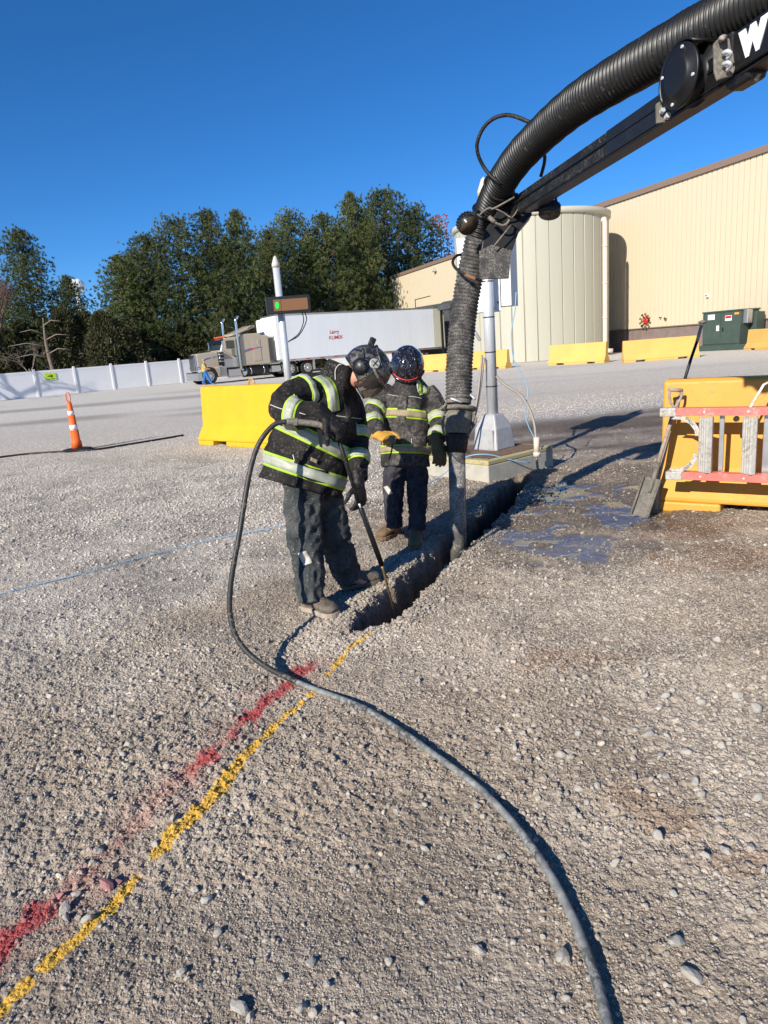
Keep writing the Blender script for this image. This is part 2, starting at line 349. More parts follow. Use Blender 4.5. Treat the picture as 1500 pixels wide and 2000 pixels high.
RUST = [((0.804, 3.058, 0), 0.26), ((2.233, 4.944, 0), 0.40), ((2.193, 4.311, 0), 0.45), ((0.846, 1.895, -0), 0.14), ((0.772, 2.007, 0), 0.15), ((0.95, 1.681, 0), 0.12), ((-0.308, 2.539, 0), 0.0)]

def gfields(x, y):
    """height and colour masks of the yard at world x, y"""
    F = {}
    near = 1 - sstep(9, 16, y)
    d, par = polydist(x, y, TRENCH)
    edge = (fbm(x, y, 5.0, 3, 11) - 0.5) * 0.11 + (fbm(x, y, 22.0, 2, 12) - 0.5) * 0.045
    half = 0.026 + 0.088 * sstep(0.0, 0.16, par) - 0.02 * sstep(0.75, 1.0, par)
    t = 1 - sstep(half - 0.028, half + 0.022, d + edge)
    t = np.where(y > 7.75, 0, t)
    F['trench'] = t
    lip = np.exp(-((d - half - 0.09) / 0.08) ** 2) * sstep(-0.1, 0.1, par) * (y < 7.2) * near
    h = (fbm(x, y, 0.45, 3, 1) - 0.5) * 0.07 * sstep(1.0, 4.0, y) * near
    h += (fbm(x, y, 2.2, 3, 2) - 0.5) * 0.034 * near
    F['puddle'] = 0
    pud = np.zeros_like(x)
    for (c, rx, ry) in WETS:
        pud = np.maximum(pud, 1 - np.sqrt(((x - c[0]) / rx) ** 2 + ((y - c[1]) / ry) ** 2) * 0.9)
    pn = fbm(x, y, 2.6, 4, 30)
    wet = sstep(-0.25, 0.35, pud + (pn - 0.5) * 0.7) * near
    puddle = sstep(0.20, 0.31, pud * 0.75 + (fbm(x, y, 4.2, 4, 31) - 0.54) * 1.7) * near * sstep(0.0, 0.12, pud)
    crumb = fbm(x, y, 9.0, 2, 33)
    rough = sstep(0.34, 0.62, fbm(x, y, 0.9, 3, 5))                   # where the crust is lumpier
    fine = (fbm(x, y, 14, 3, 3) - 0.5) * 0.015 + (fbm(x, y, 55, 2, 4) - 0.5) * 0.012
    peb = worley(x, y, 17, 6) * 0.013 * sstep(0.35, 0.6, fbm(x, y, 1.3, 2, 8)) + worley(x, y, 34, 7, 0.2, 0.6) * 0.011
    h += (fine * (0.55 + 0.9 * rough) + peb) * near * (1 - 0.85 * puddle) * (0.5 + 0.5 * sstep(1.0, 2.0, y))
    h += lip * (0.003 + 0.028 * fbm(x, y, 7, 3, 14))
    h -= puddle * 0.012
    h -= t * (0.42 + 0.06 * fbm(x, y, 5, 2, 15) + 0.02 * fbm(x, y, 25, 2, 16))
    F['h'] = h; F['wet'] = np.clip(np.maximum(wet * 0.75, puddle), 0, 1); F['puddle'] = puddle
    # colours (base colours of the stones and dirt; the trench also carries painted shade)
    def c3(r, g, b): return np.stack([np.full_like(x, r), np.full_like(x, g), np.full_like(x, b)], -1)
    def mix(a, b, m): return a * (1 - m[..., None]) + b * m[..., None]
    col = c3(0.345, 0.280, 0.213)
    col = mix(col, c3(0.390, 0.328, 0.262), sstep(0.35, 0.65, fbm(x, y, 1.6, 3, 20)))
    # pale gravel to the left and far away
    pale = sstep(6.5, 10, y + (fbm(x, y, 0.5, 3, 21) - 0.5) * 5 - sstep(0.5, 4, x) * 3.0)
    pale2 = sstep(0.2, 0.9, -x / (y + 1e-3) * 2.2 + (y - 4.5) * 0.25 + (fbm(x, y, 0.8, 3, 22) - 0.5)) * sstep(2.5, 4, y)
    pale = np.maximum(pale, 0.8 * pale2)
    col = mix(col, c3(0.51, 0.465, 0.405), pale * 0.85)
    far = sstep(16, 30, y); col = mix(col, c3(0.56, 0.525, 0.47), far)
    # wheel tracks: flattened darker dirt
    ang = (x + 0.25 * y)
    tr = sstep(0.50, 0.66, fbm(x * 0.35, y * 1.0, 0.30, 3, 23)) * sstep(11, 15, y) * (1 - sstep(30, 48, y)) * (1 - sstep(-0.1, 0.12, x / (y + 1e-3)))
    col = mix(col, c3(0.27, 0.235, 0.20), tr * 0.75)
    st = sstep(0.5, 0.75, fbm(x * 0.10, y * 1.3, 0.9, 3, 24)) * sstep(14, 20, y) * sstep(-0.1, 0.1, x / (np.abs(y) + 1e-3))
    col = mix(col, c3(0.40, 0.38, 0.35), st * 0.5)
    # dark damp road strip by the scale
    dk = sstep(7.8, 9.0, y - 0.12 * x + (fbm(x, y, 0.8, 3, 29) - 0.5)) * (1 - sstep(11.6, 12.6, y - 0.25 * x + (fbm(x, y, 1.0, 2, 25) - 0.5) * 0.5)) * sstep(-0.6, 1.6, x + (fbm(x, y, 0.7, 3, 28) - 0.5) * 1.5)
    F['dk'] = dk
    dk *= 0.55 + 0.45 * sstep(0.35, 0.6, fbm(x * 0.5, y * 2.5, 1.0, 3, 26))
    col = mix(col, c3(0.135, 0.105, 0.085), dk)
    strip = np.exp(-((y - 0.28 * x - 12.5) / 0.8) ** 2) * sstep(1.0, 1.8, x); col = mix(col, c3(0.36, 0.34, 0.32), strip * 0.7)
    dm = sstep(0.1, 0.7, 1.1 - np.hypot((x - 1.9) / 2.7, (y - 6.6) / 2.3) + (pn - 0.5) * 0.8)
    col = mix(col, c3(0.215, 0.165, 0.12), dm * 0.85 * (1 - sstep(8.5, 10, y)))
    rt = np.zeros_like(x)
    for (c, r) in RUST:
        if r > 0: rt = np.maximum(rt, sstep(0.0, 0.8, 1.2 - np.hypot(x - c[0], (y - c[1]) * 1.4) / r + (fbm(x, y, 7, 3, 27) - 0.5) * 1.9))
    col = mix(col, c3(0.25, 0.125, 0.055), rt * 0.40)
    col = mix(col, c3(0.050, 0.040, 0.032), t * 0.96)                    # freshly dug damp soil, with the trench's shade painted in
    col = mix(col, col * 0.45, F['wet'])
    w = fbm(x, y, 12, 3, 40)
    dy, py = polydist(x, y, YEL); dy2, _ = polydist(x, y, YEL2)
    yw = 0.026 + 0.014 * (fbm(x, y, 3.0, 2, 46) - 0.5) - 0.012 * sstep(0.6, 1, py)
    gap = 1 - sstep(0.035, 0.0, np.abs(py - 0.395)) - sstep(0.02, 0.0, np.abs(py - 0.105))
    ym = (1 - sstep(0.55, 1.35, dy / yw + (w - 0.5) * 1.6)) * np.clip(gap, 0, 1)
    ym = np.maximum(ym, 0.9 * (1 - sstep(0.5, 1.3, dy2 / 0.020 + (w - 0.5) * 1.6)))
    F['yel'] = ym
    dr, pr = polydist(x, y, REDL)
    rm = (1 - sstep(0.3, 1.5, dr / 0.055 + (w - 0.5) * 2.4)) * np.maximum(sstep(0.56, 0.72, pr), np.maximum(1 - sstep(0.22, 0.38, pr), 0.42))
    rm2 = (1 - sstep(0.2, 1.6, dr / 0.16 + (fbm(x, y, 6, 3, 41) - 0.5) * 2.5)) * 0.27
    F['red'] = np.maximum(rm, rm2); F['gap'] = 1 - sstep(0, .5, np.abs(pr - .48)) 
    F['col'] = col; F['pale'] = pale
    return F

def fan_rows():
    ys = [0.75]
    while ys[-1] < 9.5: ys.append(ys[-1] + max(0.0042, 0.00115 * ys[-1] ** 1.75))
    while ys[-1] < 900: ys.append(ys[-1] * 1.03)
    return [-300, -120, -50, -20, -8, -3, -1, 0, 0.4, 0.6] + ys
ys = np.array(fan_rows()); us = np.concatenate([[-60, -20, -8, -4, -2.6], np.linspace(-2.1, -0.93, 150), np.linspace(-0.92, 0.92, 620), np.linspace(0.93, 2.1, 150), [2.6, 4, 8, 20, 60]])
sc_ = np.maximum(ys, 0.9) * 0.80 + 0.35
X = us[None, :] * sc_[:, None] + 0.0 * ys[:, None]; Y = np.repeat(ys[:, None], len(us), 1)
Fd = gfields(X, Y); Z = Fd['h'] * (1 - sstep(1.9, 2.1, np.abs(us)))[None, :]
nr, nc = X.shape
gm = bpy.data.meshes.new('ground')
gm.vertices.add(nr * nc); gm.vertices.foreach_set('co', np.stack([X, Y, Z], -1).astype(np.float32).ravel())
ii = (np.arange(nr - 1)[:, None] * nc + np.arange(nc - 1)[None, :]).ravel()
quads = np.stack([ii, ii + 1, ii + nc + 1, ii + nc], -1).astype(np.int32)
gm.loops.add(quads.size); gm.loops.foreach_set('vertex_index', quads.ravel())
gm.polygons.add(len(quads)); gm.polygons.foreach_set('loop_start', np.arange(0, quads.size, 4, dtype=np.int32)); gm.polygons.foreach_set('loop_total', np.full(len(quads), 4, np.int32))
gm.update(calc_edges=True); gm.polygons.foreach_set('use_smooth', np.ones(len(quads), bool))
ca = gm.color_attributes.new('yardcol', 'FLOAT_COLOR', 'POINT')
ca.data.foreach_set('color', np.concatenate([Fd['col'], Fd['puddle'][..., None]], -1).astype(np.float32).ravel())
ma = gm.color_attributes.new('yardmask', 'FLOAT_COLOR', 'POINT')
ma.data.foreach_set('color', np.stack([Fd['yel'], Fd['red'], Fd['wet'], Fd['pale']], -1).astype(np.float32).ravel())

def ground_material(name, inst):
    m = bpy.data.materials.new(name); m.use_nodes = True; nt = m.node_tree; N = nt.nodes; L = nt.links; b = N['Principled BSDF']
    def attr(n):
        a = N.new('ShaderNodeAttribute'); a.attribute_name = n
        if inst: a.attribute_type = 'INSTANCER'
        return a
    a1 = attr('yardcol'); a2 = attr('yardmask'); sp = N.new('ShaderNodeSeparateColor'); L.new(a2.outputs['Color'], sp.inputs[0])
    geo = N.new('ShaderNodeNewGeometry')
    def noise(s, d=4, r=0.6):
        n = N.new('ShaderNodeTexNoise'); n.inputs['Scale'].default_value = s; n.inputs['Detail'].default_value = d; n.inputs['Roughness'].default_value = r
        L.new(geo.outputs['Position'], n.inputs['Vector']); return n.outputs['Fac']
    def rng(x, a, b_, c, d):
        r = N.new('ShaderNodeMapRange'); L.new(x, r.inputs[0])
        for i, v in enumerate((a, b_, c, d)): r.inputs[i + 1].default_value = v
        return r.outputs[0]
    def math_(op, a, b_):
        n = N.new('ShaderNodeMath'); n.operation = op
        for i, v in enumerate((a, b_)):
            if isinstance(v, (int, float)): n.inputs[i].default_value = v
            else: L.new(v, n.inputs[i])
        return n.outputs[0]
    def mixc(f, a, b_):
        n = N.new('ShaderNodeMix'); n.data_type = 'RGBA'; L.new(f, n.inputs[0])
        for k, v in ((6, a), (7, b_)):
            if isinstance(v, tuple): n.inputs[k].default_value = (*v, 1)
            else: L.new(v, n.inputs[k])
        return n.outputs[2]
    n1 = noise(160, 4, 0.7); n2 = noise(38, 4, 0.65); n3 = noise(6, 3, 0.6)
    vo = N.new('ShaderNodeTexVoronoi'); vo.inputs['Scale'].default_value = 75; L.new(geo.outputs['Position'], vo.inputs['Vector'])
    vc = N.new('ShaderNodeSeparateColor'); L.new(vo.outputs['Color'], vc.inputs[0])
    # per-stone tint
    f = math_('MULTIPLY', rng(n1, 0.25, 0.75, 0.80, 1.22), rng(n2, 0.25, 0.75, 0.84, 1.16))
    f = math_('MULTIPLY', f, rng(n3, 0.3, 0.7, 0.92, 1.08))
    if not inst:
        f = math_('MULTIPLY', f, rng(vc.outputs[0], 0, 1, 0.88, 1.18))
        v2 = N.new('ShaderNodeTexVoronoi'); v2.inputs['Scale'].default_value = 24; L.new(geo.outputs['Position'], v2.inputs['Vector']); v2c = N.new('ShaderNodeSeparateColor'); L.new(v2.outputs['Color'], v2c.inputs[0])
        f = math_('MULTIPLY', f, rng(v2c.outputs[1], 0, 1, 0.86, 1.14)); f = math_('MULTIPLY', f, rng(noise(9, 4, 0.7), 0.3, 0.7, 0.86, 1.13))
    else:
        at = attr('tint'); f = math_('MULTIPLY', f, at.outputs['Fac'])
    vm_ = N.new('ShaderNodeVectorMath'); vm_.operation = 'SCALE'; L.new(a1.outputs['Color'], vm_.inputs[0]); L.new(f, vm_.inputs['Scale'])
    col = vm_.outputs[0]
    pn = noise(95, 3, 0.7)
    yf = rng(math_('ADD', sp.outputs[0], math_('MULTIPLY', math_('SUBTRACT', pn, 0.5), 1.9)), 0.50, 0.66, 0, 0.92)
    rf = rng(math_('ADD', sp.outputs[1], math_('MULTIPLY', math_('SUBTRACT', pn, 0.5), 1.3)), 0.20, 1.05, 0, 0.88)
    col = mixc(rf, col, (0.36, 0.024, 0.035)); col = mixc(yf, col, (0.60, 0.36, 0.045))
    L.new(col, b.inputs['Base Color'])
    if inst:
        b.inputs['Roughness'].default_value = 0.85; L.new(rng(sp.outputs[2], 0.3, 1.0, 0.88, 0.5), b.inputs['Roughness'])
    else:
        r1 = rng(sp.outputs[2], 0.2, 0.9, 0.92, 0.42); r2 = rng(a1.outputs['Alpha'], 0.55, 0.8, 0, 1)
        mr = N.new('ShaderNodeMix'); mr.data_type = 'FLOAT'; L.new(r2, mr.inputs[0]); L.new(r1, mr.inputs[2]); mr.inputs[3].default_value = 0.06
        L.new(mr.outputs[0], b.inputs['Roughness'])
    b.inputs['Specular IOR Level'].default_value = 0.35
    bp = N.new('ShaderNodeBump'); bp.inputs['Distance'].default_value = 0.006
    hgt = math_('ADD', math_('MULTIPLY', n1, 0.6), n2)
    if not inst:
        hgt = math_('ADD', hgt, math_('MULTIPLY', vo.outputs['Distance'], -1.1))
        L.new(rng(a1.outputs['Alpha'], 0.4, 0.8, 0.85, 0.03), bp.inputs['Strength'])
    else: bp.inputs['Strength'].default_value = 0.5; bp.inputs['Distance'].default_value = 0.002
    L.new(hgt, bp.inputs['Height']); L.new(bp.outputs[0], b.inputs['Normal'])
    return m
GM = ground_material('gravel_yard_ground', False); GI = ground_material('gravel_stone', True)
gm.materials.append(GM)
ground = link('ground', gm, None, 'structure')

# stone shapes
def stone_mesh(seed, sub=2, name='stone', flat=0.7):
    bm = bmesh.new(); bmesh.ops.create_icosphere(bm, subdivisions=sub, radius=1.0)
    r = random.Random(seed); off = Vector((r.uniform(-9, 9), r.uniform(-9, 9), r.uniform(-9, 9)))
    cuts = [(Vector((r.gauss(0, 1), r.gauss(0, 1), r.gauss(0, 1))).normalized(), r.uniform(0.55, 0.85)) for _ in range(7)]
    for v in bm.verts:
        p = v.co.copy()
        for n, d in cuts:
            k = p.dot(n)
            if k > d: p -= n * (k - d)
        p *= 1 + 0.18 * mnoise.noise(p * 1.6 + off)
        v.co = Vector((p.x * 1.15, p.y * 0.9, p.z * flat))
    me = bpy.data.meshes.new(name); bm.to_mesh(me); bm.free(); return me
stone_lo = [stone_mesh(100 + i, 2, 'gravel_piece', 0.72) for i in range(7)]
for me in stone_lo: me.materials.append(GI)
scol = bpy.data.collections.new('gravel_shapes')
for i, me in enumerate(stone_lo):
    o = bpy.data.objects.new('gravel_shape', me); scol.objects.link(o)

def gravel(name, n, y0, y1, smin, smax, seed, dens=None, power=2.6, upow=1.0, umax=1.12):
    R = np.random.RandomState(seed)
    t = R.rand(n); y = y0 * (y1 / y0) ** (t ** upow)
    u = R.uniform(-umax, umax, n); x = u * (y * 0.80 + 0.35) * 1.1
    F = gfields(x, y)
    keep = (F['trench'] < 0.5)
    if dens is not None: keep &= R.rand(n) < dens(x, y, F)
    x, y = x[keep], y[keep]; k = len(x)
    shrink = lambda yy: 0.45 + 0.55 * sstep(0.8, 3.2, yy)
    for key in F: F[key] = F[key][keep]
    s = (smin + (smax - smin) * R.rand(k) ** power) * shrink(y)
    me = bpy.data.meshes.new(name); me.vertices.add(k)
    me.vertices.foreach_set('co', np.stack([x, y, F['h'] + s * 0.22], -1).astype(np.float32).ravel())
    def at(nm, typ, arr, key):
        a = me.attributes.new(nm, typ, 'POINT'); a.data.foreach_set(key, arr.astype(np.float32).ravel() if typ != 'INT' else arr.astype(np.int32))
    at('size', 'FLOAT', s, 'value'); at('rot', 'FLOAT_VECTOR', R.uniform(-1, 1, (k, 3)) * np.array([0.5, 0.5, 3.14]), 'vector')
    at('pick', 'INT', R.randint(0, 7, k), 'value')
    tint = 0.86 + 0.42 * R.rand(k) ** 1.6 + 0.18 * F['pale'] * R.rand(k); tint = np.where(R.rand(k) < 0.07, tint * 1.28, tint); far_ = sstep(7, 13, y); tint = tint * (1 - far_) + far_ * (1.0 + 0.12 * (tint - 1))
    at('tint', 'FLOAT', tint, 'value')
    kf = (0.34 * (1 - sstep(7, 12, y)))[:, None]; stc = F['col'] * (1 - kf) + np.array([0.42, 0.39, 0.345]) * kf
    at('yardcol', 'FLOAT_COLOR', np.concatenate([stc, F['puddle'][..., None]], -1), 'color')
    at('yardmask', 'FLOAT_COLOR', np.stack([F['yel'], F['red'] , F['wet'], F['pale']], -1), 'color')
    ob = link(name, me, None, 'stuff')
    ng = bpy.data.node_groups.new(name, 'GeometryNodeTree')
    ng.interface.new_socket('Geometry', in_out='INPUT', socket_type='NodeSocketGeometry'); ng.interface.new_socket('Geometry', in_out='OUTPUT', socket_type='NodeSocketGeometry')
    gi = ng.nodes.new('NodeGroupInput'); go = ng.nodes.new('NodeGroupOutput')
    mp = ng.nodes.new('GeometryNodeMeshToPoints'); ip = ng.nodes.new('GeometryNodeInstanceOnPoints')
    ci = ng.nodes.new('GeometryNodeCollectionInfo'); ci.inputs['Collection'].default_value = scol; ci.inputs['Separate Children'].default_value = True; ci.inputs['Reset Children'].default_value = True
    def na(nm, typ):
        a = ng.nodes.new('GeometryNodeInputNamedAttribute'); a.data_type = typ; a.inputs['Name'].default_value = nm; return a.outputs['Attribute']
    ng.links.new(gi.outputs[0], mp.inputs[0]); ng.links.new(mp.outputs[0], ip.inputs['Points']); ng.links.new(ci.outputs[0], ip.inputs['Instance'])
    ip.inputs['Pick Instance'].default_value = True
    ng.links.new(na('pick', 'INT'), ip.inputs['Instance Index']); ng.links.new(na('rot', 'FLOAT_VECTOR'), ip.inputs['Rotation']); ng.links.new(na('size', 'FLOAT'), ip.inputs['Scale'])
    ng.links.new(ip.outputs[0], go.inputs[0])
    md = ob.modifiers.new('scatter', 'NODES'); md.node_group = ng
    return ob
patch = lambda x, y, F: 0.25 + 0.75 * sstep(0.35, 0.62, fbm(x, y, 1.1, 3, 60)) - 0.7 * F['puddle']
tag(gravel('fine_gravel', 460000, 0.9, 8.0, 0.0014, 0.0068, 1, lambda x, y, F: 0.45 + 0.55 * sstep(0.35, 0.6, fbm(x, y, 1.7, 3, 61)) - 0.8 * F['puddle'], 2.0, 0.85), 'fine grey gravel crumbs covering the yard near the trench', 'gravel')
tag(gravel('coarse_gravel', 58000, 1.0, 9.0, 0.004, 0.0155, 2, lambda x, y, F: patch(x, y, F) * (0.25 + 0.75 * sstep(0.45, 0.62, fbm(x, y, 0.9, 2, 62))), 3.6, 1.0), 'coarser pale stones lying in the gravel yard', 'gravel')
tag(gravel('pale_gravel', 230000, 4.5, 19.5, 0.005, 0.017, 3, lambda x, y, F: np.clip(0.1 + F['pale'], 0, 1) * np.clip(1 - 1.6 * F['dk'], 0, 1) * sstep(4.5, 9, y) * (1 - sstep(12, 19, y)), 2.2, 1.0), 'loose whitish gravel spread over the middle of the yard', 'gravel')
def pebdens(x, y, F):
    c1 = np.array((1.087, 2.08, 0)); c2 = np.array((0.685, 2.36, 0)); c3_ = np.array((-1.056, 1.833, 0))
    a = np.maximum(sstep(0, 0.8, 1.25 - np.hypot(x - c1[0], y - c1[1]) / 0.9), 0.8 * sstep(0, 0.8, 1.2 - np.hypot(x - c2[0], y - c2[1]) / 0.45)); a = np.maximum(a, 0.8 * sstep(0, .8, 1.2 - np.hypot(x - c3_[0], y - c3_[1]) / 0.2))
    return np.clip(a * (0.2 + 1.1 * sstep(0.4, 0.65, fbm(x, y, 3.0, 3, 65))) + 0.05, 0, 1)
tag(gravel('pale_pebbles', 26000, 1.0, 5.5, 0.005, 0.0185, 7, pebdens, 2.2, 1.0), 'pale pebbles pressed into the dirt at the near right and lower left', 'gravel')
# spoil crumbs along both lips of the trench
def lipdens(x, y, F):
    d, par = polydist(x, y, TRENCH); return np.exp(-((d - 0.20) / 0.10) ** 2) * (y < 7.3)
tag(gravel('trench_spoil', 110000, 3.2, 7.4, 0.003, 0.013, 4, lipdens, 2.8, 1.0, 0.45), 'crumbled soil and stones heaped along the trench edges', 'spoil')

# single loose stones that can be picked out
stone_hi = [stone_mesh(200 + i, 2, 'stone', 0.72) for i in range(9)]
M['stone'] = mat('pale_limestone', (0.43, 0.40, 0.345), 0.9, var=0.2, vscale=30, bump=0.003, bscale=80, dust=0.5, dcol=(0.36, 0.32, 0.27), dscale=20)
M['stone_red'] = mat('red_sprayed_stone', (0.42, 0.33, 0.30), 0.85, col2=(0.33, 0.035, 0.045), var=0.1, vscale=18)
for me in stone_hi:
    me.materials.append(M['stone'])
LS = [((0.271, 2.911, 0), .022), ((0.245, 3.003, 0), .014), ((1.003, 2.062, -0), .026), ((0.917, 2.102, 0), .016), ((0.939, 1.728, 0), .026), ((0.869, 1.707, 0), .018), ((0.662, 1.435, 0), .028), ((0.365, 1.416, 0), .024),
      ((0.658, 1.339, 0), .030), ((0.156, 1.462, 0), .022), ((0.278, 1.793, 0), .018), ((0.605, 1.719, 0), .022), ((0.767, 1.805, 0), .020), ((0.599, 2.071, 0), .020), ((0.664, 2.077, -0), .017), ((-0.94, 1.789, 0), .030), ((-1.03, 1.953, -0), .020),
      ((-1.039, 1.71, 0), .026), ((-1.018, 1.671, 0), .017), ((-0.947, 1.65, 0), .020), ((-0.844, 1.956, 0), .018), ((-0.614, 1.702, -0), .020), ((-0.586, 1.753, 0), .014), ((-0.624, 1.461, 0), .022), ((-0.448, 1.347, 0), .030), ((-1.077, 1.763, 0), .017), ((-1.029, 1.768, 0), .016),
      ((-2.104, 3.714, 0), .018), ((-0.641, 2.493, 0), .016), ((-0.4, 2.541, -0), .017), ((-0.434, 2.686, 0), .015), ((-0.22, 2.47, 0), .016), ((-0.094, 2.547, 0), .014), ((-0.753, 2.385, 0), .017), ((1.12, 2.793, 0), .018), ((0.944, 2.637, 0), .014), ((0.76, 3.868, -0), .020),
      ((1.08, 3.739, 0), .018), ((1.601, 3.116, 0), .024), ((0.955, 2.358, 0), .030), ((0.838, 2.488, 0), .022), ((0.591, 2.271, 0), .024), ((0.424, 2.26, 0), .018), ((1.423, 2.583, 0), .028), ((1.44, 2.476, 0), .030), ((1.263, 2.565, 0), .026), ((1.13, 2.608, 0), .022),
      ((1.193, 2.254, 0), .026), ((0.92, 2.399, 0), .020), ((0.479, 2.426, 0), .018), ((0.695, 2.395, 0), .020), ((0.948, 2.222, 0), .024), ((1.052, 2.24, 0), .024), ((1.164, 1.959, 0), .024), ((0.999, 1.902, 0), .018), ((0.986, 1.981, 0), .018),
      ((-0.415, 1.544, 0), .012), ((-0.182, 1.782, 0), .014), ((-0.08, 1.449, 0), .016), ((-0.237, 1.39, 0), .014), ((0.014, 1.643, 0), .012), ((-0.413, 1.993, 0), .014), ((-1.154, 3.176, 0), .016), ((-1.499, 2.882, 0), .016), ((-1.151, 2.509, 0), .018), ((-1.358, 2.272, 0), .018)]
rs = random.Random(5)
for k in range(180):
    yy = 1.1 + 4.6 * rs.random() ** 1.25; xx = rs.uniform(-0.62, 0.62) * (yy * 0.9 + 0.3)
    if rs.random() < 0.35: xx = abs(xx)
    LS.append(((xx, yy, 0), rs.uniform(0.009, 0.019) * (0.8 + yy * 0.09)))
def hz(x, y): return float(gfields(np.array([float(x)]), np.array([float(y)]))['h'][0])
lx = np.array([a[0][0] for a in LS]); ly = np.array([a[0][1] for a in LS]); LF = gfields(lx, ly)
for k, (p, s) in enumerate(LS):
    if LF['trench'][k] > 0.3 or LF['puddle'][k] > 0.8: continue
    s *= 0.85; o = link('stone', stone_hi[k % 9], ground)
    o.location = (p[0], p[1], LF['h'][k] + s * 0.35); o.rotation_euler = (rs.uniform(-.5, .5), rs.uniform(-.5, .5), rs.uniform(0, 6.3)); o.scale = (s, s * rs.uniform(.8, 1.1), s * rs.uniform(0.8, 1.25))
    if LF['red'][k] > 0.15 and rs.random() < 0.3:
        o.material_slots[0].link = 'OBJECT'; o.material_slots[0].material = M['stone_red']


# ------------------------------------------------------------------ fence, building, silo
FP = Vector((-27.3, 50.3, 0)); FD = Vector((0.787, 0.617, 0)); FD.normalize(); FY = math.atan2(FD.y, FD.x); BAY = 2.82
fence = empty('vinyl_fence', FP - FD * BAY * 3, FY, 'long white vinyl privacy fence with square posts along the yard edge', 'fence')
pm = MB().box((0, 0, 1.0), (0.15, 0.15, 2.0)).mesh('post'); pm.materials.append(M['vinyl'])
cm = MB().box((0, 0, 2.02), (0.18, 0.18, 0.05), taper=0.5).mesh('post_cap'); cm.materials.append(M['vinyl'])
for k in range(11):
    o = link('post', pm, fence); o.location = (k * BAY, 0, 0); c = link('post_cap', cm, o)
pn = MB().box((BAY / 2, 0, 0.95), (BAY - 0.155, 0.035, 1.66))
pnm = pn.mesh('panel'); pnm.materials.append(M['vinyl'])
rlm = MB().box((BAY / 2, 0, 0), (BAY - 0.152, 0.06, 0.15)).mesh('rail'); rlm.materials.append(M['vinyl'])
for k in range(10):
    o = link('panel', pnm, fence); o.location = (k * BAY, 0, 0); [setattr(link('rail', rlm, fence), 'location', (k * BAY, 0, z)) for z in (1.83, 0.09)]
# lime arrow sign hung on the fence
sgp = FP + FD * (BAY * 1.38) + Vector((FD.y, -FD.x, 0)) * 0.05
sg = empty('arrow_sign', (sgp.x, sgp.y, 1.42), FY, 'lime yellow sign with black right arrow on the white fence', 'sign')
MB().box((0, 0, 0), (0.78, 0.02, 0.52)).build('plate', M['lime_sign'], sg)
a = MB(); a.prism([(-0.2, -0.0), (-0.2, 0.07), (0.06, 0.07), (0.0, 0.15), (0.06, 0.15), (0.20, 0.035), (0.06, -0.08), (0.0, -0.08), (0.06, 0.0)], 1, -0.016, -0.011)
a.bx((-0.22, -0.016, -0.20), (-0.05, -0.011, -0.16)); a.bx((0.04, -0.016, -0.20), (0.26, -0.011, -0.15)); a.build('arrow', M['printblack'], sg)

W0 = Vector((3.3, 89.5, 0)); W1 = Vector((21.3, 38.3, 0)); WDv = (W1 - W0).normalized(); WE = W0 + WDv * 70
WA = math.atan2(WDv.y, WDv.x); WL = 70.0
bld = empty('warehouse', W0, WA, 'long beige metal-sided warehouse with brown roof trim behind the yellow barriers', 'building')
MB().bx((0, 0.02, 0), (WL, 25, 1.5)).build('plinth', M['plinth'], bld)
MB().bx((0.02, 0.06, 1.5), (WL, 25, 9.95)).build('wall', M['siding'], bld)
pw = 0.37; n = int(WL / pw)
sp_ = MB(); sp_.prism([(0.006, 0), (0.02, -0.035), (pw - 0.055, -0.035), (pw - 0.04, 0.0), (pw - 0.04, 0.055), (0.006, 0.055)], 2, 1.52, 9.85)
spm = sp_.mesh('siding_panel'); spm.materials.append(M['siding'])
for k in range(n):
    o = link('siding_panel', spm, bld); o.location = (k * pw, 0, 0)
MB().bx((-0.1, -0.16, 9.86), (WL, 25.2, 10.2)).build('roof_trim', M['rooftrim'], bld)
MB().bx((-0.12, -0.08, 1.46), (WL, 0.0, 1.52)).build('base_flashing', M['rooftrim'], bld)
MB().bx((-0.12, -0.07, 0), (0.1, 0.0, 9.86)).build('corner_trim', M['rooftrim'], bld)
WN = Vector((-WDv.y, WDv.x, 0)) * -1      # outward normal (towards the yard)
def onwall(p, d=0.0): return (p[0] + WN.x * d, p[1] + WN.y * d, p[2])
wl_ = empty('wall_light', onwall((7.666, 77.083, 9.269), 0.05), WA, 'small beige wall light under the low roof line', 'wall light')
MB().box((0, -0.12, 0.05), (0.5, 0.28, 0.35)).build('housing', M['silo_trim'], wl_); MB().box((0, -0.2, -0.17), (0.4, 0.25, 0.08)).build('lens', M['alu'], wl_)
al = empty('alarm_box', onwall((20.11, 41.685, 3.08), 0.05), WA, 'tiny red alarm horn alone on the beige wall', 'alarm')
MB().box((0, -0.06, 0), (0.16, 0.1, 0.2)).build('box', M['white'], al); MB().cyl((0, -0.11, 0), (0, -0.15, 0), 0.05, n=10).build('horn', M['red'], al)
fv = empty('fire_connection', onwall((18.421, 46.488, 1.969), 0.06), WA, 'red fire hose connection bristling with dark outlets on the beige wall', 'fire connection')
MB().cyl((0, 0.0, 0), (0, -0.16, 0), 0.22, 0.17, n=12).build('manifold', M['red'], fv)
for k in range(9):
    a = k * 2 * math.pi / 9; e = Vector((math.cos(a), 0, math.sin(a))); b_ = MB()
    b_.cyl(e * 0.18 + Vector((0, -0.08, 0)), e * 0.40 + Vector((0, -0.2, 0)), 0.035, n=6); b_.cyl(e * 0.40 + Vector((0, -0.2, 0)), e * 0.47 + Vector((0, -0.23, 0)), 0.07, n=6)
    b_.build('outlet', M['brass'] if k % 3 else M['black'], fv)
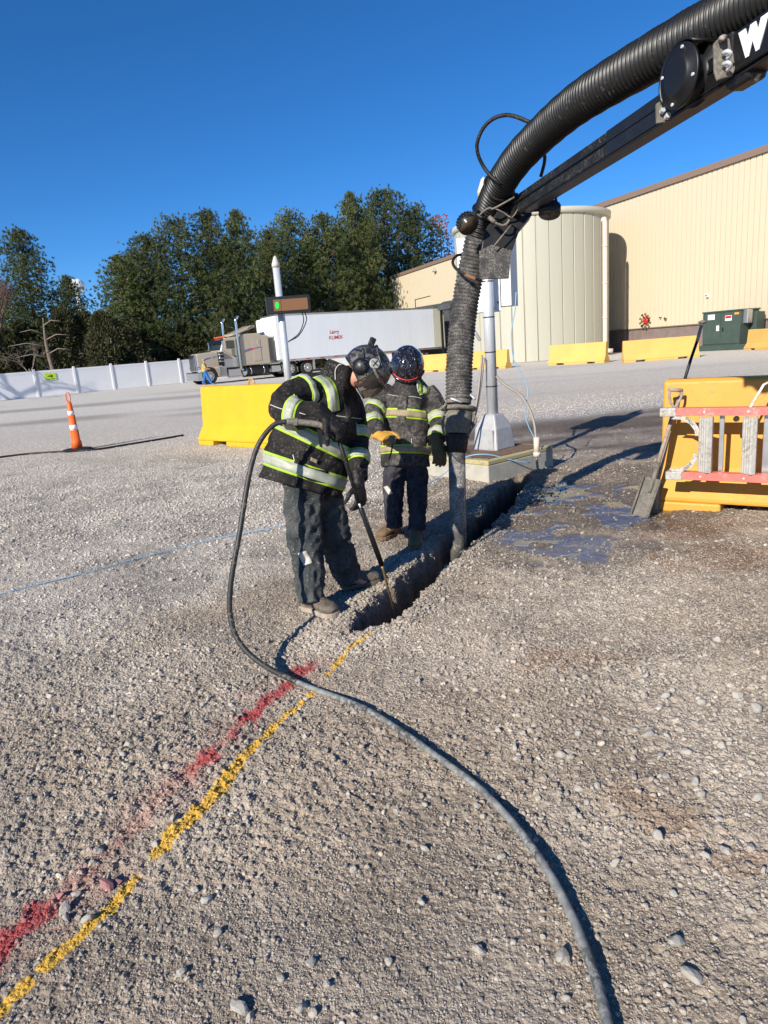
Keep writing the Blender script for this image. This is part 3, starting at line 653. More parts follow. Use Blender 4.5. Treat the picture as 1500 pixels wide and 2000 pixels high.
for px_, lab in (((19.007, 44.822, 1.985), 'small dark valve wheel right of the red fire connection'), ((18.856, 45.251, 2.078), 'tiny pipe stub between the fire connection and the valve')):
    v = empty('wall_valve', onwall(px_, 0.05), WA, lab, 'valve')
    MB().cyl((0, 0, 0), (0, -0.15, 0), 0.03, n=6).build('stem', M['black'], v)
    w = MB(); w.box((0, -0.15, 0), (0.2 if 'wheel' in lab else 0.09, 0.03, 0.04)); w.box((0, -0.15, 0), (0.04, 0.03, 0.2 if 'wheel' in lab else 0.09)); w.build('wheel', M['black'], v)

SC = Vector((11.15, 48.2, 0)); SR = 5.0; SH = 8.75
silo = empty('storage_silo', SC, 0, 'round pale stone-coloured panelled silo standing against the warehouse', 'silo')
MB().cyl((0, 0, 0), (0, 0, SH), SR - 0.06, n=72).build('wall', M['silo'], silo)
np_ = 40; s_ = MB(); da = 2 * math.pi / np_
prof = [0.003, 0.009, da * 0.3, da * 0.5, da * 0.7, da - 0.009, da - 0.003]; vs = []
for z in (0.02, SH - 0.2):
    for i, a in enumerate(prof):
        r = SR - 0.05 if i in (0, len(prof) - 1) else SR
        vs.append((r * math.cos(a), r * math.sin(a), z))
k_ = len(prof); s_.add(vs, [(i, i + 1, k_ + i + 1, k_ + i) for i in range(k_ - 1)] + [tuple(range(k_, 2 * k_))], False)
smm = s_.mesh('wall_panel'); smm.materials.append(M['silo'])
for k in range(np_):
    o = link('wall_panel', smm, silo); o.rotation_euler = (0, 0, k * da)
MB().lathe([(SR + 0.01, SH - 0.22), (SR + 0.12, SH - 0.2), (SR + 0.14, SH + 0.12), (SR - 0.1, SH + 0.16), (0.001, SH + 0.55)], n=64).build('roof_rim', M['silo_trim'], silo)
MB().cyl((-1.9, -3.2, SH + 0.1), (-1.9, -3.2, SH + 0.7), 0.22, n=14).build('roof_vent', M['silo_trim'], silo)
dpa = rad(-42); dp = Vector((math.cos(dpa), math.sin(dpa), 0)) * (SR + 0.18)
d_ = MB(); d_.tube([(dp.x * 0.93, dp.y * 0.93, SH - 0.55), (dp.x, dp.y, SH - 0.55), (dp.x, dp.y, SH - 0.7), (dp.x, dp.y, 0.45), (dp.x + .05, dp.y - .05, 0.3), (dp.x + 0.45, dp.y - 0.1, 0.25)], 0.15, n=12)
dpo = d_.build('downpipe', M['pipe'], silo)
for z in (2.3, 4.4, 6.6): MB().cyl((dp.x, dp.y, z), (dp.x, dp.y, z + 0.06), 0.18, n=12).build('pipe_bracket', M['pipe'], dpo)

# dark open-top compactor bin behind the trailer
cb = empty('waste_compactor', (6.9, 66.5, 0), WA + 0.2, 'dark grey tarp-topped waste compactor between trailer and building', 'compactor')
MB().bx((-2.6, -1.2, 0.3), (2.6, 1.2, 4.6)).build('body', M['tarp'], cb, bevel=0.05)
MB().bx((-2.7, -1.3, 4.6), (2.7, 1.3, 5.1)).build('cover', M['tarp'], cb, bevel=0.12)
MB().tube([(-2.5, -1.2, 5.1), (-2.5, -1.2, 5.8), (0, -1.2, 5.9)], 0.04, n=6).build('rail', M['black'], cb)
# dark hopper right at the trailer's tail
ho = empty('loading_hopper', (7.4, 60.2, 0), 0.5, 'dark steel loading hopper at the tail of the white trailer', 'hopper')
MB().prism([(-1.2, 4.3), (1.3, 4.3), (1.3, 5.0), (-0.6, 5.0), (-1.2, 4.7)], 1, -0.9, 0.9).build('chute', M['tarp'], ho, bevel=0.05)
for x in (-0.9, 1.0):
    for y in (-0.8, 0.8): MB().bx((x - 0.08, y - 0.08, 0), (x + 0.08, y + 0.08, 4.3)).build('leg', M['black'], ho)

# green utility cabinet
ca0 = Vector((18.485, 38.884, 0)); ca1 = Vector((19.583, 37.034, 0)); cdx = (ca1 - ca0).normalized(); cl = (ca1 - ca0).length
cz = empty('transformer_cabinet', ca0, math.atan2(cdx.y, cdx.x), 'dark green electrical transformer cabinet by the warehouse wall', 'transformer')
MB().bx((-0.12, -0.1, 0), (cl + 0.5, 1.9, 0.30)).build('base', M['green_box'], cz, bevel=0.03)
MB().bx((0, 0, 0.30), (cl, 1.75, 2.02)).build('cabinet', M['green_box'], cz, bevel=0.02)
MB().bx((-0.04, -0.04, 2.02), (cl + 0.04, 1.8, 2.10)).build('lid', M['green_box'], cz, bevel=0.02)
for i in (0, 1):
    d = MB().bx((0.04 + i * cl / 2, -0.03, 0.36), (cl / 2 - 0.02 + i * cl / 2, -0.002, 1.97)).build('door', M['green_box'], cz, bevel=0.008)
    if i: MB().bx((cl / 2 + 0.12, -0.07, 1.0), (cl / 2 + 0.17, -0.03, 1.22)).build('handle', M['black'], d)
MB().bx((0.32, -0.036, 1.66), (0.72, -0.031, 1.93)).build('notice', M['white'], cz)
wr = MB().bx((cl / 2 + 0.25, -0.036, 1.55), (cl / 2 + 0.62, -0.031, 1.82)).build('warning_label', M['white'], cz); MB().bx((cl / 2 + 0.27, -0.040, 1.66), (cl / 2 + 0.60, -0.037, 1.80)).build('red_field', M['redtext'], wr)
MB().bx((cl / 2 - 0.24, -0.036, 1.05), (cl / 2 - 0.08, -0.031, 1.33)).build('tag', M['white'], cz)
MB().bx((cl - 0.3, -0.036, 1.84), (cl - 0.05, -0.031, 1.94)).build('yellow_label', M['yellow'], cz)
MB().bx((cl + 0.002, 0.25, 1.35), (cl + 0.26, 0.7, 2.05)).build('meter_box', M['alu'], cz, bevel=0.02)
MB().bx((cl + 0.002, 0.9, 0.3), (cl + 0.35, 1.7, 1.9)).build('side_box', M['green_box'], cz, bevel=0.02)

# ------------------------------------------------------------------ yellow concrete barriers
def barrier(p0, direction, L, H, material, label, loops=(), slots=True, group=None):
    d = Vector((direction[0], direction[1], 0)).normalized(); b = empty('road_barrier', (p0[0], p0[1], 0), math.atan2(d.y, d.x), label, 'barrier', group)
    w0, w1, w2 = 0.30, 0.15, 0.085
    prof = [(-w0, 0.09), (-w0, 0.13), (-w1, 0.37), (-w2 - 0.01, H - 0.02), (-w2 + 0.02, H), (w2 - 0.02, H), (w2 + 0.01, H - 0.02), (w1, 0.37), (w0, 0.13), (w0, 0.09)]
    y0 = w0
    m = MB(); m.prism([(y0 + p[0], p[1]) for p in prof], 0, 0, L)
    fl = L * 0.16; gaps = [(0, fl), (fl + 0.42, L - fl - 0.42), (L - fl, L)]
    for a, c in gaps: m.prism([(y0 - w0, 0), (y0 + w0, 0), (y0 + w0, 0.0902), (y0 - w0, 0.0902)], 0, a, c)
    body = m.build('body', material, b, bevel=0.018)
    for x in loops:
        MB().tube([(x - 0.09, y0, H - 0.01), (x - 0.07, y0, H + 0.07), (x, y0, H + 0.11), (x + 0.07, y0, H + 0.07), (x + 0.09, y0, H - 0.01)], 0.014, n=6).build('lifting_loop', M['yellow'], b)
    return b
GB = 'yellow concrete barriers set out in the yard'
barrier((-3.499, 13.285, 0), (0.737, -0.675), 3.05, 1.10, M['yellow_bright'], 'bright yellow barrier behind the bending worker, left of the trench', (1.5,), group=GB)
rb_ = barrier((2.345, 5.70), (0.805, -0.594), 3.2, 1.10, M['yellow'], 'nearest yellow barrier, carrying the ladder and shovels at right edge', group=GB)
p0 = Vector((1.88, 41.467, 0)); p1 = Vector((5.082, 38.143, -0)); barrier(p0, p1 - p0, 3.15, 0.98, M['yellow_far'], 'far yellow barrier seen between the standing helmet and the big hose', (0.5, 1.2), group=GB)
p0 = Vector((5.155, 38.889, 0)); p1 = Vector((7.404, 36.51, 0)); barrier(p0, p1 - p0, 2.75, 0.98, M['yellow_far'], 'far yellow barrier just behind the steel pole', group=GB)
p0 = Vector((9.161, 36.291, 0)); p1 = Vector((11.387, 34.099, 0)); barrier(p0, p1 - p0, (p1 - p0).length, 1.02, M['yellow_far'], 'far yellow barrier in front of the silo downpipe', group=GB)
p0 = Vector((11.788, 32.485, 0)); p1 = Vector((15.164, 32.08, 0)); barrier(p0, p1 - p0, (p1 - p0).length, 1.0, M['yellow_far'], 'long far yellow barrier left of the green cabinet', group=GB)
p0 = Vector((19.26, 35.966, 0)); p1 = Vector((19.346, 31.408, 0)); barrier(p0, p1 - p0, 3.6, 1.02, M['yellow_far'], 'far yellow barrier right of the green cabinet, cut by the frame', group=GB)

# ------------------------------------------------------------------ traffic cone
cn = empty('traffic_cone', (-6.159, 13.991, 0), rad(20), 'tall slim orange channelizer cone with two white bands on black base', 'traffic cone')
MB().lathe([(0.001, 0.0), (0.29, 0.0), (0.30, 0.02), (0.27, 0.045), (0.10, 0.06), (0.001, 0.062)], n=8, smooth=False).build('base', M['rubber'], cn)
MB().lathe([(0.105, 0.06), (0.10, 0.20), (0.098, 0.205), (0.083, 0.21), (0.082, 0.42)], n=20).build('lower_tube', M['orange'], cn)
MB().lathe([(0.0755, 0.42), (0.0755, 0.53)], n=20).build('lower_band', M['refl_white'], cn)
MB().lathe([(0.074, 0.53), (0.068, 0.535), (0.066, 0.72)], n=20).build('middle_tube', M['orange'], cn)
MB().lathe([(0.0615, 0.72), (0.0615, 0.81)], n=20).build('upper_band', M['refl_white'], cn)
MB().lathe([(0.058, 0.81), (0.055, 0.815), (0.042, 0.985), (0.02, 1.0), (0.001, 1.0)], n=20).build('upper_tube', M['orange'], cn)
hp = [(0.0, 0, 0.99)] + [(0.036 * math.cos(a), 0, 1.10 + 0.075 * math.sin(a)) for a in [rad(-90 + i * 30) for i in range(1, 12)]] + [(0.0, 0, 0.99)]
MB().tube([(0, 0, 0.985), (-0.03, 0, 1.02), (-0.038, 0, 1.06), (-0.038, 0, 1.14), (-0.02, 0, 1.175), (0.02, 0, 1.175), (0.038, 0, 1.14), (0.038, 0, 1.06), (0.03, 0, 1.02), (0.005, 0, 0.99)], 0.012, n=8).build('handle', M['orange'], cn)
gl = MB().tube(catmull([(-8.241, 13.216, 0.02), (-7.618, 13.731, 0.02), (-7.098, 13.937, 0.02), (-6.408, 13.847, 0.02), (-5.713, 13.751, 0.02), (-5.199, 14.209, 0.02), (-4.755, 14.677, 0.02), (-4.309, 15.193, 0.02)], 6), 0.022, n=6).build('ground_shadow_line', M['rubber'])
tag(gl, 'thin black tube on the gravel under the cone base, standing in for a shadow line', 'cable')  # black tube added to draw the thin shadow line across the gravel

# ------------------------------------------------------------------ water tower, trees
wt = empty('water_tower', ((-102.978, 257.161, 32)[0], (-102.978, 257.161, 32)[1], 0), 0, 'white rounded water tower top peeking through the far pines', 'water tower')
MB().sphere((0, 0, 31.5), (2.9, 2.9, 2.6), 20, 12).build('tank', M['dome'], wt); MB().cyl((0, 0, 0), (0, 0, 30), 1.0, 0.8, 16).build('column', M['dome'], wt)

def leafmat(name, c1, c2, c3):
    m = bpy.data.materials.new(name); m.use_nodes = True; N = m.node_tree.nodes; L = m.node_tree.links; b = N['Principled BSDF']
    b.inputs['Roughness'].default_value = 0.6; b.inputs['Specular IOR Level'].default_value = 0.3
    a = N.new('ShaderNodeAttribute'); a.attribute_name = 'tone'; cr = N.new('ShaderNodeValToRGB'); e = cr.color_ramp.elements
    e[0].color = (*c1, 1); e[1].color = (*c3, 1); k = cr.color_ramp.elements.new(0.5); k.color = (*c2, 1)
    L.new(a.outputs['Fac'], cr.inputs[0])
    oi = N.new('ShaderNodeObjectInfo'); hsv = N.new('ShaderNodeHueSaturation'); mr = N.new('ShaderNodeMapRange'); mr.inputs[3].default_value = 0.8; mr.inputs[4].default_value = 1.25
    L.new(oi.outputs['Random'], mr.inputs[0]); L.new(mr.outputs[0], hsv.inputs['Value']); L.new(cr.outputs[0], hsv.inputs['Color']); L.new(hsv.outputs[0], b.inputs['Base Color'])
    return m
needle = leafmat('pine_needles', (0.034, 0.050, 0.015), (0.078, 0.100, 0.029), (0.155, 0.170, 0.052))
dark_needle = leafmat('dark_juniper_foliage', (0.025, 0.026, 0.012), (0.055, 0.056, 0.022), (0.10, 0.09, 0.04))
redleaf = leafmat('dull_red_autumn_leaves', (0.20, 0.06, 0.05), (0.33, 0.11, 0.08), (0.42, 0.2, 0.12))

def tri_mesh(name, V, mats, tone):
    n = len(V) // 3; me = bpy.data.meshes.new(name); me.vertices.add(len(V)); me.vertices.foreach_set('co', V.astype(np.float32).ravel())
    me.loops.add(len(V)); me.loops.foreach_set('vertex_index', np.arange(len(V), dtype=np.int32)); me.polygons.add(n)
    me.polygons.foreach_set('loop_start', np.arange(0, len(V), 3, dtype=np.int32)); me.polygons.foreach_set('loop_total', np.full(n, 3, np.int32)); me.update(calc_edges=True)
    a = me.attributes.new('tone', 'FLOAT', 'FACE'); a.data.foreach_set('value', tone.astype(np.float32)); me.materials.append(mats); return me
def tufts(C_, R, blades, length, width, up=0.5, outw=None, tone=None, spread=1.0):
    n = len(C_); d = R.normal(size=(n, blades, 3)) * spread
    if outw is not None: d += outw[:, None, :]
    d[..., 2] += up; d /= np.linalg.norm(d, axis=-1, keepdims=True)
    l = length * R.uniform(0.6, 1.2, (n, blades, 1)); p = np.cross(d, R.normal(size=(n, blades, 3))); p /= np.linalg.norm(p, axis=-1, keepdims=True)
    b0 = C_[:, None, :] + d * l * 0.05
    V = np.stack([b0 - p * width, b0 + p * width, b0 + d * l], 2).reshape(-1, 3)
    t = (tone[:, None] + R.normal(0, 0.10, (n, blades))).clip(0, 1).ravel(); return V, t
def pine_crown(seed, H, Rm, z0=1.2, nb=120, shape=0.8, blades=24, L=0.26):
    R = np.random.RandomState(seed); cs = []; ow = []; tn = []; limbs = []
    for i in range(nb):
        f = (i + R.rand()) / nb; z = z0 + (H - z0) * f ** 0.9; prof_ = (1 - f) ** shape * (0.6 + 0.4 * min(1, f * 5)) + 0.05
        r = Rm * prof_ * R.uniform(0.55, 1.2); a = i * 2.39996 + R.normal(0, 0.4); dirv = np.array([math.cos(a), math.sin(a), 0.0])
        droop = R.uniform(0.05, 0.5); limbs.append((z, dirv, r, droop)); bt = R.uniform(0.15, 0.85); m = int(5 + r * 6)
        tip = dirv * r; tip[2] = z + droop * r * 0.7; pf = 0.18 + 0.13 * min(r, 2.2)
        for j in range(m):
            if j < m * 0.72:
                p = tip + R.normal(0, 1, 3) * np.array([pf, pf, pf * 0.75]) - dirv * abs(R.normal(0, 0.3)); o_ = p - tip + np.array([0, 0, 0.2]); o_ /= np.linalg.norm(o_) + 1e-6
            else:
                s_ = R.rand(); p = dirv * r * s_ + R.normal(0, 0.15, 3); p[2] += z + droop * r * s_ * 0.6; o_ = dirv * 0.4 + np.array([0, 0, 0.3])
            cs.append(p); ow.append(o_ * 0.9); tn.append(bt + R.normal(0, 0.08) + 0.15 * (p[2] - tip[2]))
    C_ = np.array(cs); V, t = tufts(C_, R, blades, L, 0.021, 0.35, np.array(ow), np.array(tn))
    return tri_mesh('crown', V, needle, t), limbs
def trunk_mesh(limbs, H, r0, matl, seed):
    b = MB(); r = random.Random(seed); pts = [(0.08 * math.sin(z * 0.7 + seed), 0.08 * math.cos(z * 0.5), z) for z in np.linspace(0, H * 0.95, 9)]
    b.tube(pts, [r0 * (1 - 0.9 * i / 8) for i in range(9)], n=8)
    for z, d, L_, dr in limbs[::2]:
        b.tube([(0, 0, z - 0.2), (d[0] * L_ * 0.5, d[1] * L_ * 0.5, z + dr * L_ * 0.15 - 0.1), (d[0] * L_ * 0.9, d[1] * L_ * 0.9, z + dr * L_ * 0.7)], [0.05, 0.03, 0.01], n=4, caps=False)
    me = b.mesh('trunk'); me.materials.append(matl); return me
variants = []
for i, (H, Rm, sh) in enumerate(((15, 3.7, 0.50), (14, 4.1, 0.42), (13, 3.3, 0.58), (15.5, 3.8, 0.36))):
    cr, lb = pine_crown(40 + i, H, Rm, 1.0, 205, sh); variants.append((cr, trunk_mesh(lb, H, 0.24, M['bark'], i), H))
def tree(v, x, y, H, rz, label, group=None, sx=1.0):
    cr, tk, H0 = variants[v]; t = empty('pine_tree', (x, y, 0), rz, label, 'pine tree', group); k = H / H0; t.scale = (sx, sx, k)
    link('trunk', tk, t); link('crown', cr, t); return t
def at(px, Y):
    y = 680 + 0.08 * (750 - px); d = cF + cR * ((px - 750) / 1330) - cU * ((y - 1000) / 1330); return (d.x / d.y * Y, Y)
TR = [ # eye-level pixel column used once to lay the row out, distance, height, variant, width, label
    (262, 64, 11.6, 2, 0.95, 'leftmost pine of the tall dense row, lower with an open ragged side'), (318, 66, 13.4, 1, 0.85, 'second pine of the tall row, standing left of the truck hood'),
    (378, 67, 14.9, 3, 0.9, 'broad pine with a rounded top above the truck hood'), (440, 68, 15.6, 0, 0.95, 'pine rising above the truck cab'),
    (492, 69, 15.6, 2, 0.85, 'sharp-topped pine above the truck exhaust stacks'), (548, 78, 15.1, 1, 0.92, 'shorter pine filling the dip left of the display pole'), (592, 82, 17.5, 3, 1.05, 'pine directly behind the amber display pole'),
    (655, 82, 17.1, 0, 1.08, 'pine right of the display pole, slightly lower than its neighbours'), (708, 86, 20.0, 2, 1.2, 'narrow tall pine left of the tallest one'),
    (768, 95, 21.8, 1, 1.35, 'tallest broadest pine beside the low end of the warehouse'), (826, 99, 20.2, 3, 1.25, 'rightmost pine sloping down to the warehouse roof')]
for k, (px, Y, H, v, sx, lab) in enumerate(TR):
    tree(v, *at(px, Y), H * 0.96, k * 1.7, lab, 'tall pines in a row behind the truck', sx)
BR = [(300, 74, 12.5, 3), (450, 75, 13, 1), (545, 86, 14.5, 3), (622, 88, 15.5, 2), (680, 90, 16, 1), (732, 99, 19.0, 3)]
for k, (px, Y, H, v) in enumerate(BR):
    nb_ = min(TR, key=lambda t: abs(t[0] - px)); tree(v, *at(px, Y), H, k * 2.3 + 0.5, 'darker second-row pine behind the ' + ' '.join(nb_[5].split(',')[0].split()[:11]), 'second row of pines', 1.05)
tree(0, *at(88, 61), 13.3, 0.6, 'lone open pine standing behind the fence at far left', None, 0.9)
tree(1, *at(30, 66), 9.5, 1.1, 'low dark pine beside the left frame edge', None, 1.0)
tree(2, *at(232, 69), 7.0, 0.3, 'small low pine filling the gap right of the water tower', None, 0.9)
tree(2, *at(162, 70), 10.6, 2.6, 'small pine in front of the white water tower', None, 0.8)
# bushy dark junipers closing the bottom of the tree line
def juniper_mesh(seed, H, Rm, blades=9):
    R = np.random.RandomState(seed); n = 1500; f = R.rand(n) ** 0.8; a = R.rand(n) * 6.283; bump = 0.75 + 0.3 * np.sin(a * 3 + seed + f * 7) * np.cos(f * 11 + a)
    r = Rm * (1 - f ** 1.6) ** 0.6 * bump * R.uniform(0.6, 1, n) ** 0.4; C_ = np.stack([r * np.cos(a), r * np.sin(a), 0.2 + f * H], -1)
    o = C_ * np.array([1, 1, 0.0]); o /= np.linalg.norm(o, axis=1, keepdims=True) + 1e-6
    V, t = tufts(C_, R, blades, 0.34, 0.06, 0.6, o * 0.7, R.uniform(0.1, 0.8, n) * 0.5 + 0.25 + 0.25 * bump - 0.2); return tri_mesh('foliage', V, dark_needle, t)
jm = [juniper_mesh(70 + i, 4.4, 2.3) for i in range(3)]
stm = MB().cyl((0, 0, 0), (0, 0, 3), 0.16, 0.05, 6).mesh('stem'); stm.materials.append(M['bark'])
rj = random.Random(3)
def jl(px):
    if px < 250:
        return {-60: 'dark juniper bush cut off by the left frame edge', -20: 'dark juniper bush at the left frame edge behind the fence', 20: 'dark juniper bush behind the leafless reddish tree', 60: 'dark juniper bush behind the low grey scrub tree', 100: 'dark juniper bush behind the grey bare trunk and lime sign',
                140: 'dark juniper bush right of the grey bare trunk', 180: 'dark juniper bush below the white water tower', 215: 'dark juniper bush in the gap right of the water tower'}[px]
    nb = min(TR, key=lambda t: abs(t[0] - px)); return 'dark juniper %s the %s' % ('just left of' if px < nb[0] else 'just right of', ' '.join(nb[5].split(',')[0].split()[:11]))
for k, px in enumerate([-60, -20, 20, 60, 100, 140, 180, 215, 250, 290, 330, 370, 410, 450, 495, 540, 585, 630, 675, 715]):
    Y = 60 + (px > 250) * 4 + rj.uniform(-0.8, 2.0); t = empty('juniper_bush', (*at(px, Y), 0), rj.uniform(0, 6), jl(px), 'juniper bush', 'dark juniper bushes under the tree line')
    s = rj.uniform(0.9, 1.25); t.scale = (s, s, s * (1.2 if px < 250 else 0.9)); link('foliage', jm[k % 3], t); link('stem', stm, t)

def bare_tree(name, seed, H, loc, label, material, depth=6, spread=0.55, th=0.11, nmax=4, lean=(0, 0, 1)):
    R = random.Random(seed); b = MB()
    def grow(p, d, L_, r, k):
        q = p + d * L_; mid = p + d * L_ * 0.5 + Vector((R.gauss(0, .04), R.gauss(0, .04), R.gauss(0, .04))) * L_
        b.tube([p, mid, q], [r, r * 0.85, r * 0.7], n=3 if k > 1 else 6, caps=False)
        if k >= depth: return
        for _ in range(R.randint(2, nmax)):
            nd = (d + Vector((R.gauss(0, spread), R.gauss(0, spread), R.gauss(0.05, spread * 0.7)))).normalized()
            grow(p + d * L_ * R.uniform(0.55, 1.0), nd, L_ * R.uniform(0.6, 0.82), r * 0.62, k + 1)
    t = empty('bare_tree', loc, 0, label, 'bare tree')
    grow(Vector((0, 0, 0)), Vector(lean).normalized(), H * 0.27, th, 0); me = b.mesh('branches'); me.materials.append(material); link('branches', me, t); return t
bare_tree('bare_tree', 5, 15.0, (*at(2, 56.5), 0), 'leafless reddish-twigged tree at the far left edge', M['twig'], 6, 0.42, 0.17, 4)
bare_tree('bare_tree', 9, 8.0, (*at(60, 57.5), 0), 'low leafless grey scrub tree tangled behind the fence at left', M['greytwig'], 5, 0.6, 0.08, 4)
bare_tree('bare_tree', 21, 7.0, (*at(135, 58.5), 0), 'tangled grey leafless brush right of the dead trunk', M['greytwig'], 5, 0.65, 0.07, 4)
bare_tree('bare_tree', 12, 8.0, (*at(215, 66), 0), 'thin leafless sapling in the gap between the pines', M['greytwig'], 5, 0.45, 0.07, 3)
bare_tree('bare_tree', 15, 13.0, (-31.5, 41.5, 0), 'leafless tree outside the left edge whose branches shade the fence', M['greytwig'], 5, 0.6, 0.22, 4)
tk = MB(); tk.tube([(0, 0, 0), (-0.05, 0, 1.6), (-0.2, 0, 3.3), (-0.22, 0, 4.5), (-0.1, 0, 6)], [0.24, 0.20, 0.17, 0.12, 0.05], n=8)
dt = empty('dead_tree', (*at(107, 57.2), 0), 0, 'grey bare trunk with broken lower limbs behind the lime sign', 'tree')
tk.build('trunk', M['bark'], dt)
for a, z, L_ in ((0.2, 3.2, 2.2), (2.8, 2.9, 2.4), (3.4, 3.8, 2.8), (-0.3, 4.3, 2.4), (2.5, 4.8, 2.0), (0.6, 5.4, 2.2)):
    MB().tube([(-0.2, 0, z), (-0.2 + math.cos(a) * L_ * .5, -0.5, z + .35), (-0.2 + math.cos(a) * L_, -0.8, z + .2)], [0.05, 0.035, 0.01], n=5).build('limb', M['greytwig'], dt)
R_ = np.random.RandomState(4); n = 420; a = R_.rand(n) * 6.28; f = R_.rand(n); rr = 2.4 * np.sqrt(R_.rand(n)) * (1 - f * 0.55)
C_ = np.stack([rr * np.cos(a), rr * np.sin(a), 12.5 + f * 6.6], -1); V, t = tufts(C_, R_, 6, 0.24, 0.09, 0, None, R_.rand(n))
rt = empty('red_leaf_tree', (*at(872, 103), 0), 0, 'small tree with dull red leaves above the low roof end', 'tree')
link('crown', tri_mesh('crown', V, redleaf, t), rt); MB().cyl((0, 0, 0), (0, 0, 17), 0.2, 0.04, 8).build('trunk', M['bark'], rt)

# ------------------------------------------------------------------ truck and trailer
TD = Vector((0.84, 0.5426, 0)); o0 = Vector((-11.639, 49.837, 0)) - TD * 0.75 * 1.08
tr = empty('semi_truck', o0, math.atan2(TD.y, TD.x), 'tan conventional semi truck with chrome stacks facing left by the fence', 'truck'); tr.scale = (1.08, 1.08, 1.08)
MB().bx((-0.05, -0.02, 0.28), (0.28, 2.42, 0.82)).build('bumper', M['chrome'], tr, bevel=0.05)
g = MB().bx((0.1, 0.62, 0.85), (0.2, 1.78, 1.95)).build('grille', M['chrome'], tr, bevel=0.02)
MB().bx((0.085, 0.70, 0.92), (0.1, 1.70, 1.87)).build('grille_mesh', M['black'], g)
for k in range(7): MB().bx((0.05, 0.72 + k * 0.15, 0.92), (0.098, 0.77 + k * 0.15, 1.87)).build('grille_bar', M['chrome'], g)
hd = MB(); hd.prism([(0.2, 0.9), (0.2, 1.98), (0.35, 2.03), (1.95, 2.12), (1.95, 0.95), (1.5, 0.9)], 1, 0.60, 1.82); hd.build('hood', M['tan'], tr, bevel=0.09, seg=3)
def arch(x, R1, R2, z, y0, y1, material, name, parent, a0=-10, a1=190):
    m = MB(); pts = [(x + R2 * math.cos(rad(a)), z + R2 * math.sin(rad(a))) for a in range(a0, a1 + 1, 12)] + [(x + R1 * math.cos(rad(a)), z + R1 * math.sin(rad(a))) for a in range(a1, a0 - 1, -12)]
    n_ = len(pts) // 2
    for i in range(n_ - 1): m.prism([pts[i], pts[i + 1], pts[-2 - i], pts[-1 - i]], 1, y0, y1)
    return m.build(name, material, parent)
for y0, y1 in ((0.0, 0.62), (1.80, 2.42)): arch(0.78, 0.60, 0.68, 0.52, y0, y1, M['tan'], 'fender', tr)
fs = MB(); fs.prism([(1.42, 0.45), (1.95, 0.45), (1.95, 1.05), (1.30, 1.10), (1.40, 0.8)], 1, 0.02, 0.62); fs.build('fender_skirt', M['tan'], tr, bevel=0.03)
def wheel(x, y, r, parent, dual=0.0):
    w = MB().cyl((x, y, r), (x, y + 0.28 + dual, r), r, n=28); wo = w.build('wheel', M['tyre'], parent, bevel=0.035)
    MB().cyl((x, y - 0.015, r), (x, y + 0.05, r), r * 0.58, n=24).build('rim', M['alu'], wo); MB().cyl((x, y - 0.06, r), (x, y, r), r * 0.2, n=12).build('hub', M['chrome'], wo)
    for k in range(8):
        a = k * math.pi / 4; MB().cyl((x + r * .4 * math.cos(a), y - 0.022, r + r * .4 * math.sin(a)), (x + r * .4 * math.cos(a), y - 0.012, r + r * .4 * math.sin(a)), r * 0.09, n=6).build('rim_hole', M['black'], wo)
wheel(0.78, 0.05, 0.52, tr); wheel(0.78, 2.10, 0.52, tr)
for y in (0.36, 1.95): MB().bx((0.14, y, 1.0), (0.30, y + 0.2, 1.18)).build('headlight', M['chrome'], tr, bevel=0.05)
cb_ = MB(); cb_.prism([(1.80, 0.95), (1.80, 2.10), (2.02, 2.72), (2.25, 2.92), (3.08, 2.98), (3.08, 0.95)], 1, 0.24, 2.20); cab = cb_.build('cab', M['tan'], tr, bevel=0.08, seg=3)
ws = MB(); ws.add([(1.83, 0.34, 2.14), (1.83, 2.10, 2.14), (2.03, 2.06, 2.66), (2.03, 0.38, 2.66), (1.80, 0.34, 2.16), (1.80, 2.10, 2.16), (1.99, 2.06, 2.68), (1.99, 0.38, 2.68)], [(4, 5, 6, 7), (0, 1, 5, 4), (2, 3, 7, 6), (1, 2, 6, 5), (3, 0, 4, 7)], False); ws.build('windshield', M['win'], tr)
vs_ = MB(); vs_.prism([(1.72, 2.60), (1.76, 2.78), (2.08, 2.90), (2.06, 2.70)], 1, 0.26, 2.18); vs_.build('sun_visor', M['visor'], tr)
dr = MB().bx((2.10, 0.215, 1.05), (2.95, 0.24, 2.85)).build('door', M['tan'], tr, bevel=0.02); MB().bx((2.22, 0.195, 2.22), (2.80, 0.215, 2.74)).build('window', M['win'], dr, bevel=0.015); MB().bx((2.72, 0.19, 1.65), (2.85, 0.215, 1.72)).build('handle', M['black'], dr)
MB().bx((1.96, 0.205, 1.0), (2.98, 0.214, 1.55)).build('chrome_panel', M['alu'], tr)
for k in range(5): MB().sphere((2.2, 0.4 + k * 0.4, 3.0), (0.09, 0.06, 0.06), 8, 6).build('marker_light', M['orange'], tr)
sl = MB(); sl.prism([(3.14, 1.0), (3.14, 2.90), (3.30, 3.10), (4.65, 3.12), (4.85, 2.95), (5.28, 2.95), (5.28, 1.0)], 1, 0.06, 2.38); slp = sl.build('sleeper', M['tan'], tr, bevel=0.08, seg=3)
MB().bx((3.08, 0.10, 0.9), (3.14, 2.3, 2.9)).build('cab_gap_boot', M['black'], tr)
sd_ = MB().bx((4.05, 0.035, 1.25), (4.62, 0.058, 2.75)).build('hatch', M['tan'], slp, bevel=0.02); MB().bx((4.40, 0.02, 2.40), (4.48, 0.035, 2.60)).build('latch', M['chrome'], sd_)
